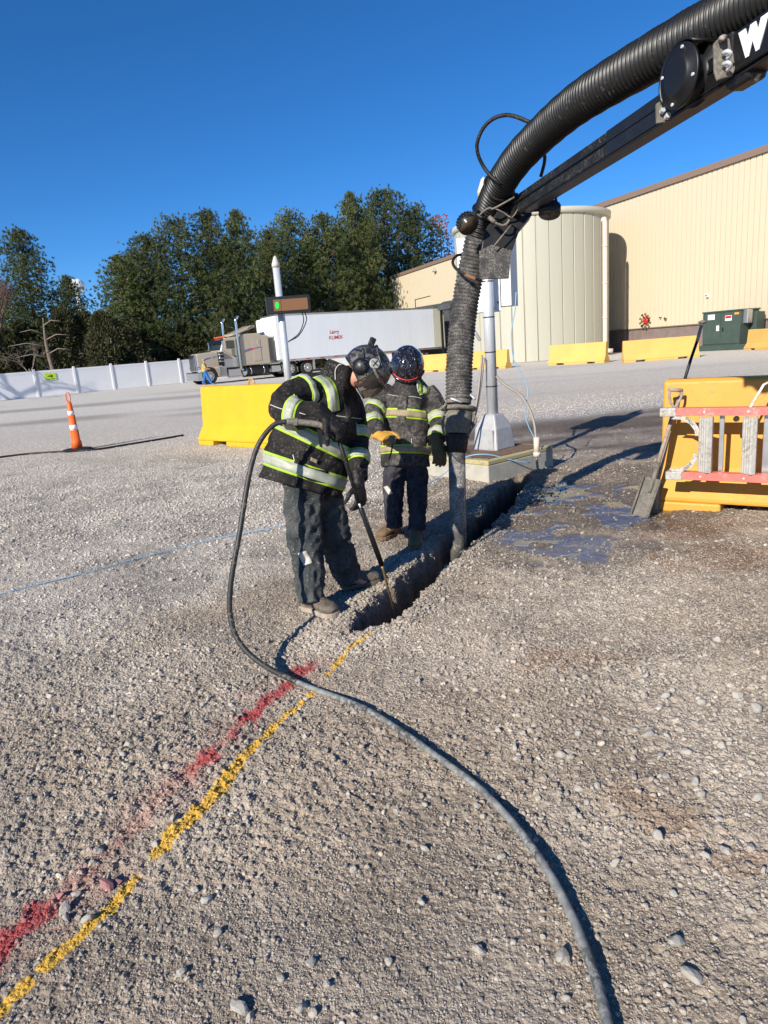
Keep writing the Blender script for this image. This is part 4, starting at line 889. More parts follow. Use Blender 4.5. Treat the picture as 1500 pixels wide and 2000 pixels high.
for x0, x1, z0, z1, mm in ((3.35, 3.95, 1.92, 2.10, 'blue_p'), (3.60, 4.10, 2.00, 2.14, 'pink_p'), (3.95, 4.30, 2.02, 2.16, 'pink_p'), (4.25, 4.75, 2.08, 2.16, 'blue_p')):
    MB().prism([(x0, z0), (x0 + 0.2, z0 + 0.06), (x1, z1 - 0.03), (x1 - 0.08, z1), (x0 + 0.12, z0 + 0.12)], 1, 0.024, 0.034 if x0 != 3.60 else 0.030).build('stripe', M[mm], slp)
for x0, x1, z0, z1, mm in ((0.62, 1.0, 1.55, 1.70, 'blue_p'), (0.85, 1.25, 1.60, 1.74, 'purple_p'), (1.3, 1.7, 1.68, 1.76, 'blue_p')):
    MB().prism([(x0, z0), (x0 + 0.2, z0 + 0.05), (x1, z1 - 0.03), (x1 - 0.08, z1), (x0 + 0.12, z0 + 0.1)], 1, 0.585, 0.597 if x0 != 0.85 else 0.593).build('stripe', M[mm], tr)
rf = MB(); rf.prism([(2.75, 3.02), (3.0, 3.02), (4.60, 3.52), (4.55, 3.66), (4.3, 3.66), (2.85, 3.16)], 1, 0.45, 2.0); rf.build('roof_fairing', M['tan'], tr, bevel=0.06)
for y in (-0.02, 2.46):
    e = MB(); e.tube(catmull([(3.15, y, 0.72), (3.05, y, 0.85), (3.0, y, 1.1), (3.0, y, 3.9), (3.06, y, 4.08), (3.2, y, 4.3)], 4), 0.085, n=12); e.build('exhaust_stack', M['chrome'], tr)
for y in (0.12, 2.30):
    ac = MB().cyl((1.72, y, 1.15), (1.72, y, 2.02), 0.20, n=18).build('air_cleaner', M['black'], tr)
    for z in (1.40, 1.60, 1.85): MB().cyl((1.72, y, z), (1.72, y, z + 0.06), 0.208, n=18).build('band', M['chrome'], ac)
MB().bx((1.50, 0.02, 0.42), (1.98, 0.5, 1.12)).build('step_panel', M['alu'], tr, bevel=0.02)
MB().bx((2.10, 0.0, 0.38), (3.0, 0.55, 0.86)).build('battery_box', M['alu'], tr, bevel=0.03); MB().bx((2.2, -0.02, 0.30), (3.1, 0.5, 0.36)).build('step', M['alu'], tr)
ft = MB().cyl((3.38, 0.34, 0.66), (5.05, 0.34, 0.66), 0.31, n=24).build('fuel_tank', M['black'], tr, bevel=0.02)
for x in (3.36, 3.72, 4.68): MB().cyl((x, 0.34, 0.66), (x + 0.07, 0.34, 0.66), 0.322, n=24).build('band', M['chrome'], ft)
MB().bx((0.4, 0.85, 0.62), (8.9, 1.6, 0.92)).build('chassis_frame', M['black'], tr)
MB().bx((5.30, 0.05, 0.42), (5.95, 0.55, 0.85)).build('tool_box', M['alu'], tr, bevel=0.02)
for x in (6.72, 8.08):
    wheel(x, 0.02, 0.52, tr, 0.3); wheel(x, 1.80, 0.52, tr, 0.3)
arch(6.72, 0.60, 0.63, 0.55, 0.0, 0.62, M['alu'], 'mudguard', tr, 30, 200)
MB().bx((5.3, 0.3, 0.95), (6.1, 2.1, 1.05)).build('deck_plate', M['alu'], tr)
for y in (-0.12, 2.5):
    mr_ = MB().bx((1.82, y, 2.15), (1.94, y + 0.07, 2.75)).build('mirror', M['chrome'], tr, bevel=0.03); MB().tube([(1.95, y + 0.03, 2.1), (2.05, 0.25 if y < 1 else 2.2, 2.05)], 0.02, n=5).build('mirror_arm', M['chrome'], mr_)

tl0 = o0 + TD * 5.87 * 1.08 + Vector((-0.6, 0.8, 0)) * -0.05
tl = empty('box_trailer', tl0, math.atan2(TD.y, TD.x) - rad(1.5), 'long white box trailer hitched to the tan truck', 'trailer'); tl.scale = (1.08, 1.08, 1.08)
TLn = 14.6
MB().bx((0, 0.0, 1.16), (TLn, 2.5, 4.22)).build('box', M['trailer'], tl, bevel=0.03)
MB().bx((-0.03, -0.025, 1.05), (TLn + 0.02, 2.53, 1.20)).build('side_rail', M['alu'], tl)
MB().bx((-0.02, -0.02, 4.16), (TLn + 0.02, 2.52, 4.27)).build('top_rail', M['alu'], tl, bevel=0.01)
MB().bx((-0.03, -0.03, 1.2), (0.28, 0.2, 4.16)).build('front_corner', M['white'], tl, bevel=0.04)
MB().bx((-0.02, 0.2, 1.2), (-0.0, 2.5, 4.16)).build('front_wall', M['white'], tl)
MB().bx((-0.55, 0.35, 2.75), (-0.021, 2.2, 4.05)).build('cooling_unit', M['white'], tl, bevel=0.12, seg=3)
for k in range(11):
    MB().bx((0.9 + k * 1.15, -0.031, 1.10), (1.25 + k * 1.15, -0.026, 1.16)).build('marker_strip', M['redtext'], tl)
pst = MB().bx((0, -0.004, 0), (0.012, 0.0, 2.94)).mesh('panel_joint'); pst.materials.append(M['trailer'])
for k in range(24):
    o = link('panel_joint', pst, tl); o.location = (0.55 + k * 0.55, 0, 1.21)
MB().bx((TLn - 1.1, -0.012, 1.2), (TLn, 0.0, 4.16)).build('rear_side_panel', M['silo_trim'], tl)
MB().bx((2.6, 0.02, 0.35), (2.75, 0.3, 1.1)).build('landing_leg', M['alu'], tl); MB().bx((2.6, 2.1, 0.35), (2.75, 2.4, 1.1)).build('landing_leg', M['alu'], tl)
sk = MB(); sk.prism([(3.6, 1.05), (4.6, 0.40), (9.4, 0.40), (9.4, 1.05)], 1, 0.03, 0.06); sk.build('side_skirt', M['white'], tl)
MB().bx((2.8, 0.5, 0.8), (TLn, 2.0, 1.05)).build('underframe', M['black'], tl)
for x in (10.9, 12.2):
    wheel(x, 0.04, 0.5, tl, 0.3); wheel(x, 1.85, 0.5, tl, 0.3)
TX = Matrix.Rotation(math.pi / 2, 4, 'X')
text_mesh('Larry', 0.36, M['redtext'], tl, Matrix.Translation((4.55, -0.008, 2.86)) @ TX, bold=0.006)
text_mesh('KLIMEK', 0.35, M['redtext'], tl, Matrix.Translation((4.65, -0.008, 2.46)) @ TX, bold=0.003)

# ------------------------------------------------------------------ the two scale poles, island and wiring
isl = empty('concrete_island', (0, 0, 0), 0, 'low concrete island with worn yellow edge under the steel pole', 'kerb island')
ia, ib, ic = Vector((1.191, 7.426, 0)), Vector((0.50, 8.23, 0)), Vector((2.10, 8.16, 0)); id_ = ib + (ic - ia)
HI = 0.25
def quadprism(pts, z0, z1): 
    m = MB(); vs = [(p.x, p.y, z0) for p in pts] + [(p.x, p.y, z1) for p in pts]; m.add(vs, [(3, 2, 1, 0), (4, 5, 6, 7), (0, 1, 5, 4), (1, 2, 6, 5), (2, 3, 7, 6), (3, 0, 4, 7)], False); return m
quadprism([ia, ic, id_, ib], -0.35, HI - 0.055).build('body', M['concrete'], isl, bevel=0.01)
cc = (ia + id_) / 2; quadprism([ia, ic, id_, ib], HI - 0.055, HI).build('edge', M['kerb_yellow'], isl, bevel=0.012)
q = [cc + (p - cc) * 0.86 for p in (ia, ic, id_, ib)]; quadprism(q, HI, HI + 0.008).build('grit', M['mulch'], isl)

def scale_pole(x, y, zb, label, rz, disp):
    p = empty('scale_pole', (x, y, zb), rz, label, 'pole')
    if disp != 'far':
        m = MB(); s = 0.185; t = 0.085
        m.add([(-s, -s, 0), (s, -s, 0), (s, s, 0), (-s, s, 0), (-s * .87, -s * .87, .26), (s * .87, -s * .87, .26), (s * .87, s * .87, .26), (-s * .87, s * .87, .26), (-t, -t, .43), (t, -t, .43), (t, t, .43), (-t, t, .43)],
              [(3, 2, 1, 0)] + [(i, (i + 1) % 4, 4 + (i + 1) % 4, 4 + i) for i in range(4)] + [(4 + i, 4 + (i + 1) % 4, 8 + (i + 1) % 4, 8 + i) for i in range(4)] + [(8, 9, 10, 11)], False)
        m.build('base', M['cast'], p, bevel=0.02)
        MB().bx((s - 0.13, -s - 0.006, 0.03), (s - 0.05, -s + 0.01, 0.25)).build('access_door', M['cast'], p)
    MB().cyl((0, 0, 0.40 if disp != 'far' else 0), (0, 0, 3.16 - zb), 0.066, n=24).build('shaft', M['galv'], p)
    MB().lathe([(0.075, 3.12 - zb), (0.075, 3.18 - zb), (0.03, 3.30 - zb), (0.001, 3.33 - zb)], n=20).build('cap', M['silo_trim'], p)
    return p
p2 = scale_pole(1.41, 8.28, HI, 'galvanised steel pole on grey pyramid base standing on the concrete island', rad(-48), 'near')
for z in (0.75, 1.15, 1.55, 1.95): MB().cyl((0, 0, z), (0, 0, z + 0.012), 0.069, n=20).build('strap', M['black'], p2)
pf = Vector((-1.118, 11.217, 0)); pf = Vector((-1.60, 13.1, 0))
p1_ = scale_pole(pf.x, pf.y, 0, 'galvanised steel pole carrying the black amber-screen display behind the bending worker', 0, 'far')
ds = empty('display_box', (pf.x + 0.16, pf.y - 0.13, 2.45), rad(6), 'black display box with amber screen and green light on left pole', 'display')
MB().bx((-0.40, -0.10, -0.15), (0.40, 0.10, 0.15)).build('case', M['black'], ds, bevel=0.01)
MB().bx((-0.235, -0.109, -0.105), (0.355, -0.102, 0.095)).build('screen', M['screen'], ds); MB().bx((-0.26, -0.116, -0.105), (-0.13, -0.110, 0.095)).build('lens_strip', M['screen'], ds)
gd = MB(); gd.prism([(-0.195 + 0.034 * math.cos(a), -0.005 + 0.062 * math.sin(a)) for a in [i * math.pi / 10 for i in range(20)]], 1, -0.122, -0.117); gd.build('green_light', M['greendot'], ds)
for dx in (0.0, 0.05):
    c = MB().tube(catmull([(pf.x + 0.40 + dx, pf.y - 0.13, 2.31), (pf.x + 0.41 + dx, pf.y - 0.14, 2.14), (pf.x + 0.30, pf.y - 0.14, 1.93 - dx * .6), (pf.x + 0.08, pf.y - 0.07, 1.80)], 6), 0.010, n=6).build('display_cable', M['rubber'])
    tag(c, 'inner black cable looping from the display to its pole' if dx == 0 else 'outer black cable looping from the display to its pole', 'cable')

# white sign cabinets on the near pole
sb = empty('sign_cabinet', (1.375, 8.28, 0), rad(-8), 'large white sign cabinet on the steel pole behind the black flap', 'sign cabinet')
MB().bx((-0.30, 0.10, 1.87), (0.18, 0.22, 2.72)).build('panel', M['white'], sb, bevel=0.008)
MB().prism([(0.19, 0.08), (0.305, 0.08), (0.40, 0.34), (0.19, 0.34)], 2, 1.92, 2.86).build('door_cabinet', M['white'], sb, bevel=0.006)
MB().bx((-0.30, 0.225, 1.87), (0.18, 0.30, 2.72)).build('back_case', M['silo_trim'], sb)
for x, z in ((-0.24, 1.91), (0.10, 1.91), (0.15, 1.97)): MB().cyl((x, 0.10, z), (x, 0.088, z), 0.010, n=8).build('bolt', M['black'], sb)
MB().tube([(-0.28, 0.12, 1.9), (-0.25, 0.08, 1.87), (-0.08, 0.0, 1.55)], 0.018, n=6).build('brace', M['galv'], sb)
# conduits and thin wires
def wire(name, pts, r, m, label, cat='cable', sm=6):
    o = MB().tube(catmull(pts, sm), r, n=6).build(name, m); return tag(o, label, cat)
wire('conduit_hose', [(1.46, 8.22, 1.12), (1.53, 8.05, 1.02), (1.70, 7.95, 0.88), (1.80, 7.85, 0.62), (1.815, 7.78, 0.30), (1.815, 7.78, 0.12), (1.84, 7.75, -0.12)], 0.015, M['greywire'], 'grey conduit bending from the steel pole down over the island edge', 'conduit')
cf = MB().cyl((1.815, 7.78, 0.24), (1.815, 7.78, 0.42), 0.034, n=10).cyl((1.815, 7.78, 0.20), (1.815, 7.78, 0.25), 0.042, n=10).build('conduit_fitting', M['pipe']); tag(cf, 'tan pipe fitting on the conduit at the island edge', 'pipe fitting')
wire('blue_wire', [(1.70, 8.1, 2.05), (1.68, 8.1, 1.85), (1.63, 8.1, 1.60), (1.64, 8.05, 1.30), (1.78, 8.0, 0.98), (1.74, 8.0, 0.72), (1.78, 8.0, 0.52), (1.90, 7.98, 0.27)], 0.006, M['bluewire'], 'thin light blue wire hanging from the white cabinet to the island', 'wire')
wire('grey_cable', [(1.32, 8.2, 1.35), (1.25, 8.15, 1.0), (1.17, 8.1, 0.7), (1.05, 8.1, 0.45), (0.98, 8.1, 0.30), (1.06, 8.05, 0.29)], 0.014, M['greywire'], 'grey cable drooping down the left side of the steel pole')
wire('grey_cable', [(1.30, 8.2, 1.38), (1.22, 8.12, 0.95), (1.12, 8.05, 0.6), (1.02, 8.0, 0.38), (0.98, 7.95, 0.29)], 0.012, M['greywire'], 'paler cable drooping beside the other one left of the pole')
wire('blue_wire', [(0.35, 7.2, 0.03), (0.7, 7.55, 0.12), (0.95, 7.65, 0.27), (1.2, 7.60, 0.30), (1.5, 7.65, 0.20), (1.72, 7.72, 0.14)], 0.006, M['bluewire'], 'thin blue wire draped over the corner of the concrete island', 'wire')
wire('blue_wire', [(-2.948, 4.666, 0.02), (-2.693, 4.899, 0.02), (-2.368, 5.144, 0.02), (-1.994, 5.495, 0.02), (-1.521, 5.878, 0.02), (-1.094, 6.083, 0.02), (-0.873, 6.221, 0.02)], 0.0045, M['bluewire'], 'thin blue wire lying across the gravel left of the worker', 'wire')
wire('marker_stick', [(1.347, 6.384, 0.03), (1.592, 6.656, 0.05)], 0.012, M['wood'], 'short pale stick lying by the puddle', 'stick', 2)


# ------------------------------------------------------------------ people
def IM(x, y, z=0.0): return cR * x + cU * y - cF * z          # small offsets: right, up, towards the viewer side of the yard
class Loft:
    def __init__(s, ctrl, ref, n=44, per=8, amp=0.010, fk=2.2, fs=7.0, seed=0, flat=0.0):
        c = np.array(catmull([tuple(p[0]) + (p[1], p[2]) for p in ctrl], per)); s.c = c; m = len(c); s.ring = []; s.ctr = []; s.fr = []; s.n = n
        P_ = [Vector(q[:3]) for q in c]; L_ = 0
        for i in range(m):
            w = (P_[min(i + 1, m - 1)] - P_[max(i - 1, 0)]).normalized(); r_ = Vector(ref); u = (r_ - w * r_.dot(w)).normalized(); v = w.cross(u)
            if i: L_ += (P_[i] - P_[i - 1]).length
            a, b = max(c[i][3], 0.004), max(c[i][4], 0.004); rg = []
            for k in range(n):
                t = 2 * math.pi * k / n; ct, st_ = math.cos(t), math.sin(t)
                q = Vector((ct * fk + seed * 3.1, st_ * fk, L_ * fs)); f1 = 1 - abs(mnoise.noise(q)) * 2.2; q2 = Vector((ct * fk * 2.1, st_ * fk * 2.1 + seed, L_ * fs * 2.3)); f2 = 1 - abs(mnoise.noise(q2)) * 2.2
                dd = amp * (f1 * 0.75 + f2 * 0.35 - 0.55) * min(1, (a + b) / 0.12)
                rg.append(P_[i] + u * (a + dd) * ct + v * (b + dd) * st_)
            s.ring.append(rg); s.ctr.append(P_[i]); s.fr.append((u, v, w))
        s.len = L_
    def add(s, mb):
        n = s.n; vs = [q for rg in s.ring for q in rg]; m = len(s.ring)
        fs_ = [(j * n + i, j * n + (i + 1) % n, (j + 1) * n + (i + 1) % n, (j + 1) * n + i) for j in range(m - 1) for i in range(n)]
        k0 = len(vs); vs.append(s.ctr[0]); vs.append(s.ctr[-1])
        fs_ += [(k0, (i + 1) % n, i) for i in range(n)] + [(k0 + 1, (m - 1) * n + i, (m - 1) * n + (i + 1) % n) for i in range(n)]
        mb.add(vs, fs_, True); return mb
def remeshed(name, mb, material, parent, voxel, smooth=2):
    me = mb.mesh(name); tmp = bpy.data.objects.new('tmp', me); C.objects.link(tmp)
    md = tmp.modifiers.new('r', 'REMESH'); md.mode = 'VOXEL'; md.voxel_size = voxel; md.use_smooth_shade = True
    if smooth: sm = tmp.modifiers.new('s', 'SMOOTH'); sm.iterations = smooth; sm.factor = 0.5
    dg = bpy.context.evaluated_depsgraph_get(); nm = bpy.data.meshes.new_from_object(tmp.evaluated_get(dg)); bpy.data.objects.remove(tmp)
    nm.materials.clear(); nm.materials.append(material); nm.name = name
    o = link(name, nm); place(o, parent); return o
def place(o, parent):
    o.parent = parent
    if parent is not None and parent.type == 'EMPTY': o.location = -Vector(parent.location)
    return o
def bvh_of(o): me = o.data; return BVHTree.FromPolygons([v.co.copy() for v in me.vertices], [tuple(p.vertices) for p in me.polygons])
def band(bv, lf, tpos, width, name, material, parent, off=0.004, amax=1.5, tilt=(0, 0), arc=None, rows=4):
    """a tape wrapped on the garment: rays from the limb's axis out to the cloth"""
    m = len(lf.ctr); i = max(1, min(m - 2, int(tpos * (m - 1)))); c0 = lf.ctr[i]; u, v, w = lf.fr[i]; a = max(lf.c[i][3], lf.c[i][4]); n = 72; vs = []; ok = []
    wt = (w + u * tilt[0] + v * tilt[1]).normalized()
    for k in range(n + 1):
        th = 2 * math.pi * k / n; d = u * math.cos(th) + v * math.sin(th); d = (d - wt * d.dot(wt)).normalized()
        for r in range(rows):
            o_ = c0 + wt * width * (r / (rows - 1) - 0.5); h = bv.ray_cast(o_, d, a * amax)
            if h[0] is None: vs.append(o_ + d * a * 0.9); ok.append(False)
            else: vs.append(h[0] + d * off); ok.append(True)
    fs_ = []
    for k in range(n):
        if arc and not (arc[0] <= k / n <= arc[1]): continue
        for r in range(rows - 1):
            q = (k * rows + r, k * rows + r + 1, (k + 1) * rows + r + 1, (k + 1) * rows + r)
            if all(ok[j] for j in q): fs_.append(q)
    return shell(name, vs, fs_, material, parent, off * 0.8)
def shell(name, vs, fs_, material, parent, th):
    mb = MB(); mb.add(vs, fs_, True); me = mb.mesh(name); me.materials.append(material); bm = bmesh.new(); bm.from_mesh(me)
    bmesh.ops.delete(bm, geom=[v for v in bm.verts if not v.link_faces], context='VERTS'); bmesh.ops.recalc_face_normals(bm, faces=bm.faces); bm.to_mesh(me); bm.free()
    o = link(name, me); place(o, parent); s_ = o.modifiers.new('thick', 'SOLIDIFY'); s_.thickness = th; s_.offset = 0; return o
def hivis(bv, lf, t, parent, wide=0.075, center=None, tilt=(0, 0), arc=None, amax=1.5):
    band(bv, lf, t, wide, 'reflective_stripe', M['lime'], parent, 0.004, amax, tilt, arc, 5)
    band(bv, lf, t, wide * 0.66, 'silver_tape', center or M['silver'], parent, 0.0085, amax, tilt, arc, 4)
def onto(bv, p, inward):
    """lay a point onto the cloth: from outside the garment, inwards"""
    q = Vector(p) - inward * 0.5; h = bv.ray_cast(q, inward, 1.6)
    if h[0] is None: h = bv.find_nearest(Vector(p))
    return h[0], h[1]
def strip(bv, pts, w, side, name, material, parent, off=0.004, cols=4):
    vs = []; P_ = [Vector(p) for p in catmull(pts, 8)]
    for p in P_:
        inw = (p - cam.matrix_world.translation).normalized()
        for c in range(cols):
            h, n_ = onto(bv, p + Vector(side) * w * (c / (cols - 1) - 0.5), inw); vs.append(h - inw * off)
    for _ in range(2):
        vs2 = list(vs)
        for i in range(1, len(P_) - 1):
            for c in range(cols): vs2[i * cols + c] = vs[i * cols + c] * 0.5 + (vs[(i - 1) * cols + c] + vs[(i + 1) * cols + c]) * 0.25
        vs = vs2
    fs_ = [(i * cols + c, i * cols + c + 1, (i + 1) * cols + c + 1, (i + 1) * cols + c) for i in range(len(P_) - 1) for c in range(cols - 1)]
    return shell(name, vs, fs_, material, parent, off * 0.8)
def piping(bv, pts, r, parent, name='piping', material=None):
    P_ = []
    for p in catmull(pts, 6):
        p = Vector(p); inw = (p - cam.matrix_world.translation).normalized(); h, n_ = onto(bv, p, inw); P_.append(h - inw * r)
    return place(MB().tube(P_, r, n=5).build(name, material or M['piping']), parent)

def body(parent, J, E, radii):
    me = bpy.data.meshes.new('body'); names = list(J); me.from_pydata([J[k] for k in names], [(names.index(a), names.index(b)) for a, b in E], [])
    tmp = bpy.data.objects.new('tmp', me); C.objects.link(tmp); sk = tmp.modifiers.new('skin', 'SKIN'); sk.use_smooth_shade = True
    for i, k in enumerate(names):
        me.skin_vertices[0].data[i].radius = radii[k] if isinstance(radii[k], tuple) else (radii[k],) * 2
        me.skin_vertices[0].data[i].use_root = (k == 'pelvis')
    ss = tmp.modifiers.new('sub', 'SUBSURF'); ss.levels = 2; ss.render_levels = 2
    dg = bpy.context.evaluated_depsgraph_get(); nm = bpy.data.meshes.new_from_object(tmp.evaluated_get(dg)); bpy.data.objects.remove(tmp)
    nm.materials.clear(); nm.materials.append(M['skin']); nm.name = 'body'; o = link('body', nm); return place(o, parent)

def glove(parent, wrist, fdir, back, material, side=1, curl=(35, 45, 30), sc=1.0, thumb_curl=20, name='glove', spread=0.03, cuff=0.05, thumb_open=0.9, cuff_r=0.04):
    """palm, four bent fingers of unequal length and a thumb from the side of the palm, merged into one glove"""
    f = Vector(fdir).normalized(); b = Vector(back); b = (b - f * b.dot(f)).normalized(); x = f.cross(b) * side; W = Vector(wrist); mb = MB()
    Loft([(tuple(W - f * cuff), cuff_r * sc * 1.05, cuff_r * .85 * sc), (tuple(W), cuff_r * .9 * sc, 0.028 * sc), (tuple(W + f * 0.035 * sc), 0.044 * sc, 0.022 * sc), (tuple(W + f * 0.075 * sc), 0.049 * sc, 0.020 * sc), (tuple(W + f * 0.10 * sc), 0.044 * sc, 0.015 * sc)], tuple(x), 24, 4, 0.003, 2, 20).add(mb)
    for k, (dx, L_) in enumerate(((0.034, 0.074), (0.012, 0.082), (-0.011, 0.077), (-0.033, 0.061))):
        p = W + f * 0.088 * sc + x * dx * sc; ang = 0.0; pts = [p - f * 0.02 * sc, p]; rr = [0.0125 * sc, 0.013 * sc]
        base = (f + x * dx * spread * 30).normalized()
        for j, seg in enumerate((0.44, 0.32, 0.24)):
            ang += rad(curl[j] * (1 + 0.12 * k)); d = (base * math.cos(ang) - b * math.sin(ang)).normalized(); p = p + d * L_ * seg * sc; pts.append(p); rr.append((0.0125, 0.0115, 0.008)[j] * sc)
        mb.tube(pts, rr, n=10); mb.sphere(pts[-1], rr[-1] * 1.05, 8, 6)
        for q, r_ in zip(pts[1:-1], rr[1:-1]): mb.sphere(q, r_ * 1.05, 8, 6)
    p = W + f * 0.03 * sc + x * 0.036 * sc; d = (f * 0.65 + x * thumb_open - b * 0.3).normalized(); q = p + d * 0.045 * sc
    d2 = (f * 0.9 + x * (thumb_open - 0.5) - b * math.sin(rad(thumb_curl))).normalized(); q2 = q + d2 * 0.034 * sc; q3 = q2 + (d2 - b * math.sin(rad(thumb_curl))).normalized() * 0.026 * sc
    mb.tube([p - d * 0.015 * sc, p, q, q2, q3], [0.02 * sc, 0.019 * sc, 0.0145 * sc, 0.0125 * sc, 0.009 * sc], n=10); mb.sphere(q3, 0.0095 * sc, 8, 6); mb.sphere(q, 0.015 * sc, 8, 6)
    g = remeshed(name, mb, material, parent, 0.0042, 1); return g

def boot(parent, heel, toe, ankle, material, sole_mat, wid=0.052, h=0.10, zg=0.0):
    H_ = Vector((heel[0], heel[1], zg)); T_ = Vector((toe[0], toe[1], zg)); d = (T_ - H_).normalized(); L_ = (T_ - H_).length; s = Vector((d.y, -d.x, 0)); up = Vector((0, 0, 1)); mb = MB()
    secs = [(0.02, 0.75, 0.80), (0.12, 0.92, 1.0), (0.35, 0.80, 0.92), (0.55, 0.92, 0.74), (0.75, 1.05, 0.60), (0.90, 0.95, 0.50), (1.0, 0.55, 0.32)]
    ct = [(tuple(H_ + d * L_ * t + up * (h * q / 2 + 0.016)), wid * w, h * q / 2 + 0.004) for t, w, q in secs]; Loft(ct, tuple(s), 26, 4, 0.005, 2, 24, 3).add(mb)
    A = Vector(ankle); A0 = H_ + d * L_ * 0.24 + up * 0.06
    Loft([(tuple(A0), 0.052, 0.062), (tuple(A0.lerp(A, 0.5)), 0.054, 0.060), (tuple(A), 0.062, 0.064)], tuple(s), 24, 4, 0.006, 2, 24, 5).add(mb)
    for k in range(4):
        t = 0.40 + 0.075 * k; c = H_ + d * L_ * t + up * (h * (0.97 - 0.13 * k) + 0.018); mb.tube([c - s * 0.03, c + up * 0.006, c + s * 0.03], 0.0045, n=5)
    b_ = remeshed('boot', mb, material, parent, 0.006, 1)
    prof = []
    for t, w in ((-0.01, 0.62), (0.04, 0.92), (0.15, 1.02), (0.38, 0.88), (0.58, 1.02), (0.78, 1.14), (0.93, 0.98), (1.01, 0.6), (1.035, 0.2)): prof.append((t, w))
    pts = [H_ + d * L_ * t + s * wid * w for t, w in prof] + [H_ + d * L_ * t - s * wid * w for t, w in prof[::-1]]; n = len(pts); m = MB()
    m.add([(p.x, p.y, zg - 0.004) for p in pts] + [(p.x, p.y, zg + 0.026) for p in pts], [tuple(range(n))[::-1], tuple(range(n, 2 * n))] + [(i, (i + 1) % n, n + (i + 1) % n, n + i) for i in range(n)], False)
    place(m.build('sole', sole_mat, bevel=0.004), b_); return b_

def helmet(parent, ctr, f, c, R3, shell_mat, label=None, front=78, side=118, back=122):
    """open-faced helmet: f = where the face points, c = where the crown points; R3 = half width, half length, half height"""
    f = Vector(f).normalized(); c = Vector(c); c = (c - f * c.dot(f)).normalized(); x = f.cross(c); B = Matrix((x, f, c)).transposed(); O = Vector(ctr); n, m = 64, 22; vs = []
    def lim(a):      # azimuth 0 = front
        a = abs(a); k = sstep(38, 62, np.array(a)).item(); k2 = sstep(100, 150, np.array(a)).item(); return (front * (1 - k) + side * k) * (1 - k2) + back * k2
    def P3(az, po, k=1.0):
        a, p = rad(az), rad(po); q = Vector((math.sin(p) * math.sin(a) * R3[0], math.sin(p) * math.cos(a) * R3[1], math.cos(p) * R3[2]))
        if po > 90: q.x *= 1 - 0.0022 * (po - 90)
        if abs(az) > 90: q.y *= 1.04
        return O + B @ (q * k)
    for j in range(m + 1):
        for i in range(n):
            az = -180 + 360 * i / n; po = 2 + (lim(az) - 2) * j / m; k = 1.0
            k += 0.012 * math.exp(-((abs(az) - 28) / 9) ** 2) * math.sin(math.pi * min(1, max(0, (po - 8) / 75)))            # long raised ribs
            vs.append(P3(az, po, k))
    top = P3(0, 0); k0 = len(vs); vs.append(top)
    fs_ = [(j * n + i, (j + 1) * n + i, (j + 1) * n + (i + 1) % n, j * n + (i + 1) % n) for j in range(m) for i in range(n)] + [(k0, i, (i + 1) % n) for i in range(n)]
    mb = MB(); mb.add(vs, fs_, True); me = mb.mesh('helmet'); me.materials.append(shell_mat); bm = bmesh.new(); bm.from_mesh(me); bmesh.ops.recalc_face_normals(bm, faces=bm.faces); bm.to_mesh(me); bm.free()
    h = link('helmet', me); place(h, parent); s_ = h.modifiers.new('thick', 'SOLIDIFY'); s_.thickness = 0.014; s_.offset = -1
    rim = [P3(-180 + 360 * i / n, lim(-180 + 360 * i / n) + 0.5, 0.995) for i in range(n)]
    place(MB().tube(rim, 0.006, n=6, closed=True).build('rim_trim', M['rubber']), h)
    return h, P3, lim

# ---- worker with the lance
w1b = Vector((-0.398, 3.991, 0)); w1 = empty('person', (w1b.x, w1b.y, 0), 0, 'bending worker in striped black jacket and muddy black helmet holding a water lance', 'person')
J = dict(pelvis=(-0.431, 4.254, 0.766), spine=(-0.381, 4.307, 0.984), chest=(-0.304, 4.359, 1.2), neck=(-0.198, 4.38, 1.376), head=(-0.091, 4.347, 1.407), chin=(-0.091, 4.306, 1.324), crown=(-0.017, 4.345, 1.445),
         sr=(-0.374, 4.268, 1.339), er=(-0.533, 4.042, 1.254), wr=(-0.303, 3.947, 1.2), hr=(-0.248, 3.947, 1.154), sl=(-0.183, 4.484, 1.295), el=(-0.125, 4.346, 0.974), wl=(-0.137, 4.151, 0.762), hl=(-0.139, 4.113, 0.689),
         hpr=(-0.476, 4.191, 0.716), kr=(-0.501, 4.08, 0.382), ar=(-0.497, 3.99, 0.094), fr=(-0.419, 3.952, 0.018), hpl=(-0.387, 4.313, 0.667), kl=(-0.331, 4.304, 0.372), al=(-0.262, 4.355, 0.072), fl=(-0.15, 4.382, 0.009))
E_ = [('pelvis', 'spine'), ('spine', 'chest'), ('chest', 'neck'), ('neck', 'head'), ('head', 'chin'), ('head', 'crown'), ('chest', 'sr'), ('sr', 'er'), ('er', 'wr'), ('wr', 'hr'), ('chest', 'sl'), ('sl', 'el'), ('el', 'wl'), ('wl', 'hl'),
      ('pelvis', 'hpr'), ('hpr', 'kr'), ('kr', 'ar'), ('ar', 'fr'), ('pelvis', 'hpl'), ('hpl', 'kl'), ('kl', 'al'), ('al', 'fl')]
RD = dict(pelvis=.11, spine=.11, chest=.12, neck=.055, head=.085, chin=.045, crown=.07, sr=.055, er=.04, wr=.028, hr=.02, sl=.055, el=.04, wl=.028, hl=.02, hpr=.075, kr=.05, ar=.035, fr=.025, hpl=.075, kl=.05, al=.035, fl=.025)
body(w1, J, E_, RD)
REF = tuple(IM(1, 0.3, 0))
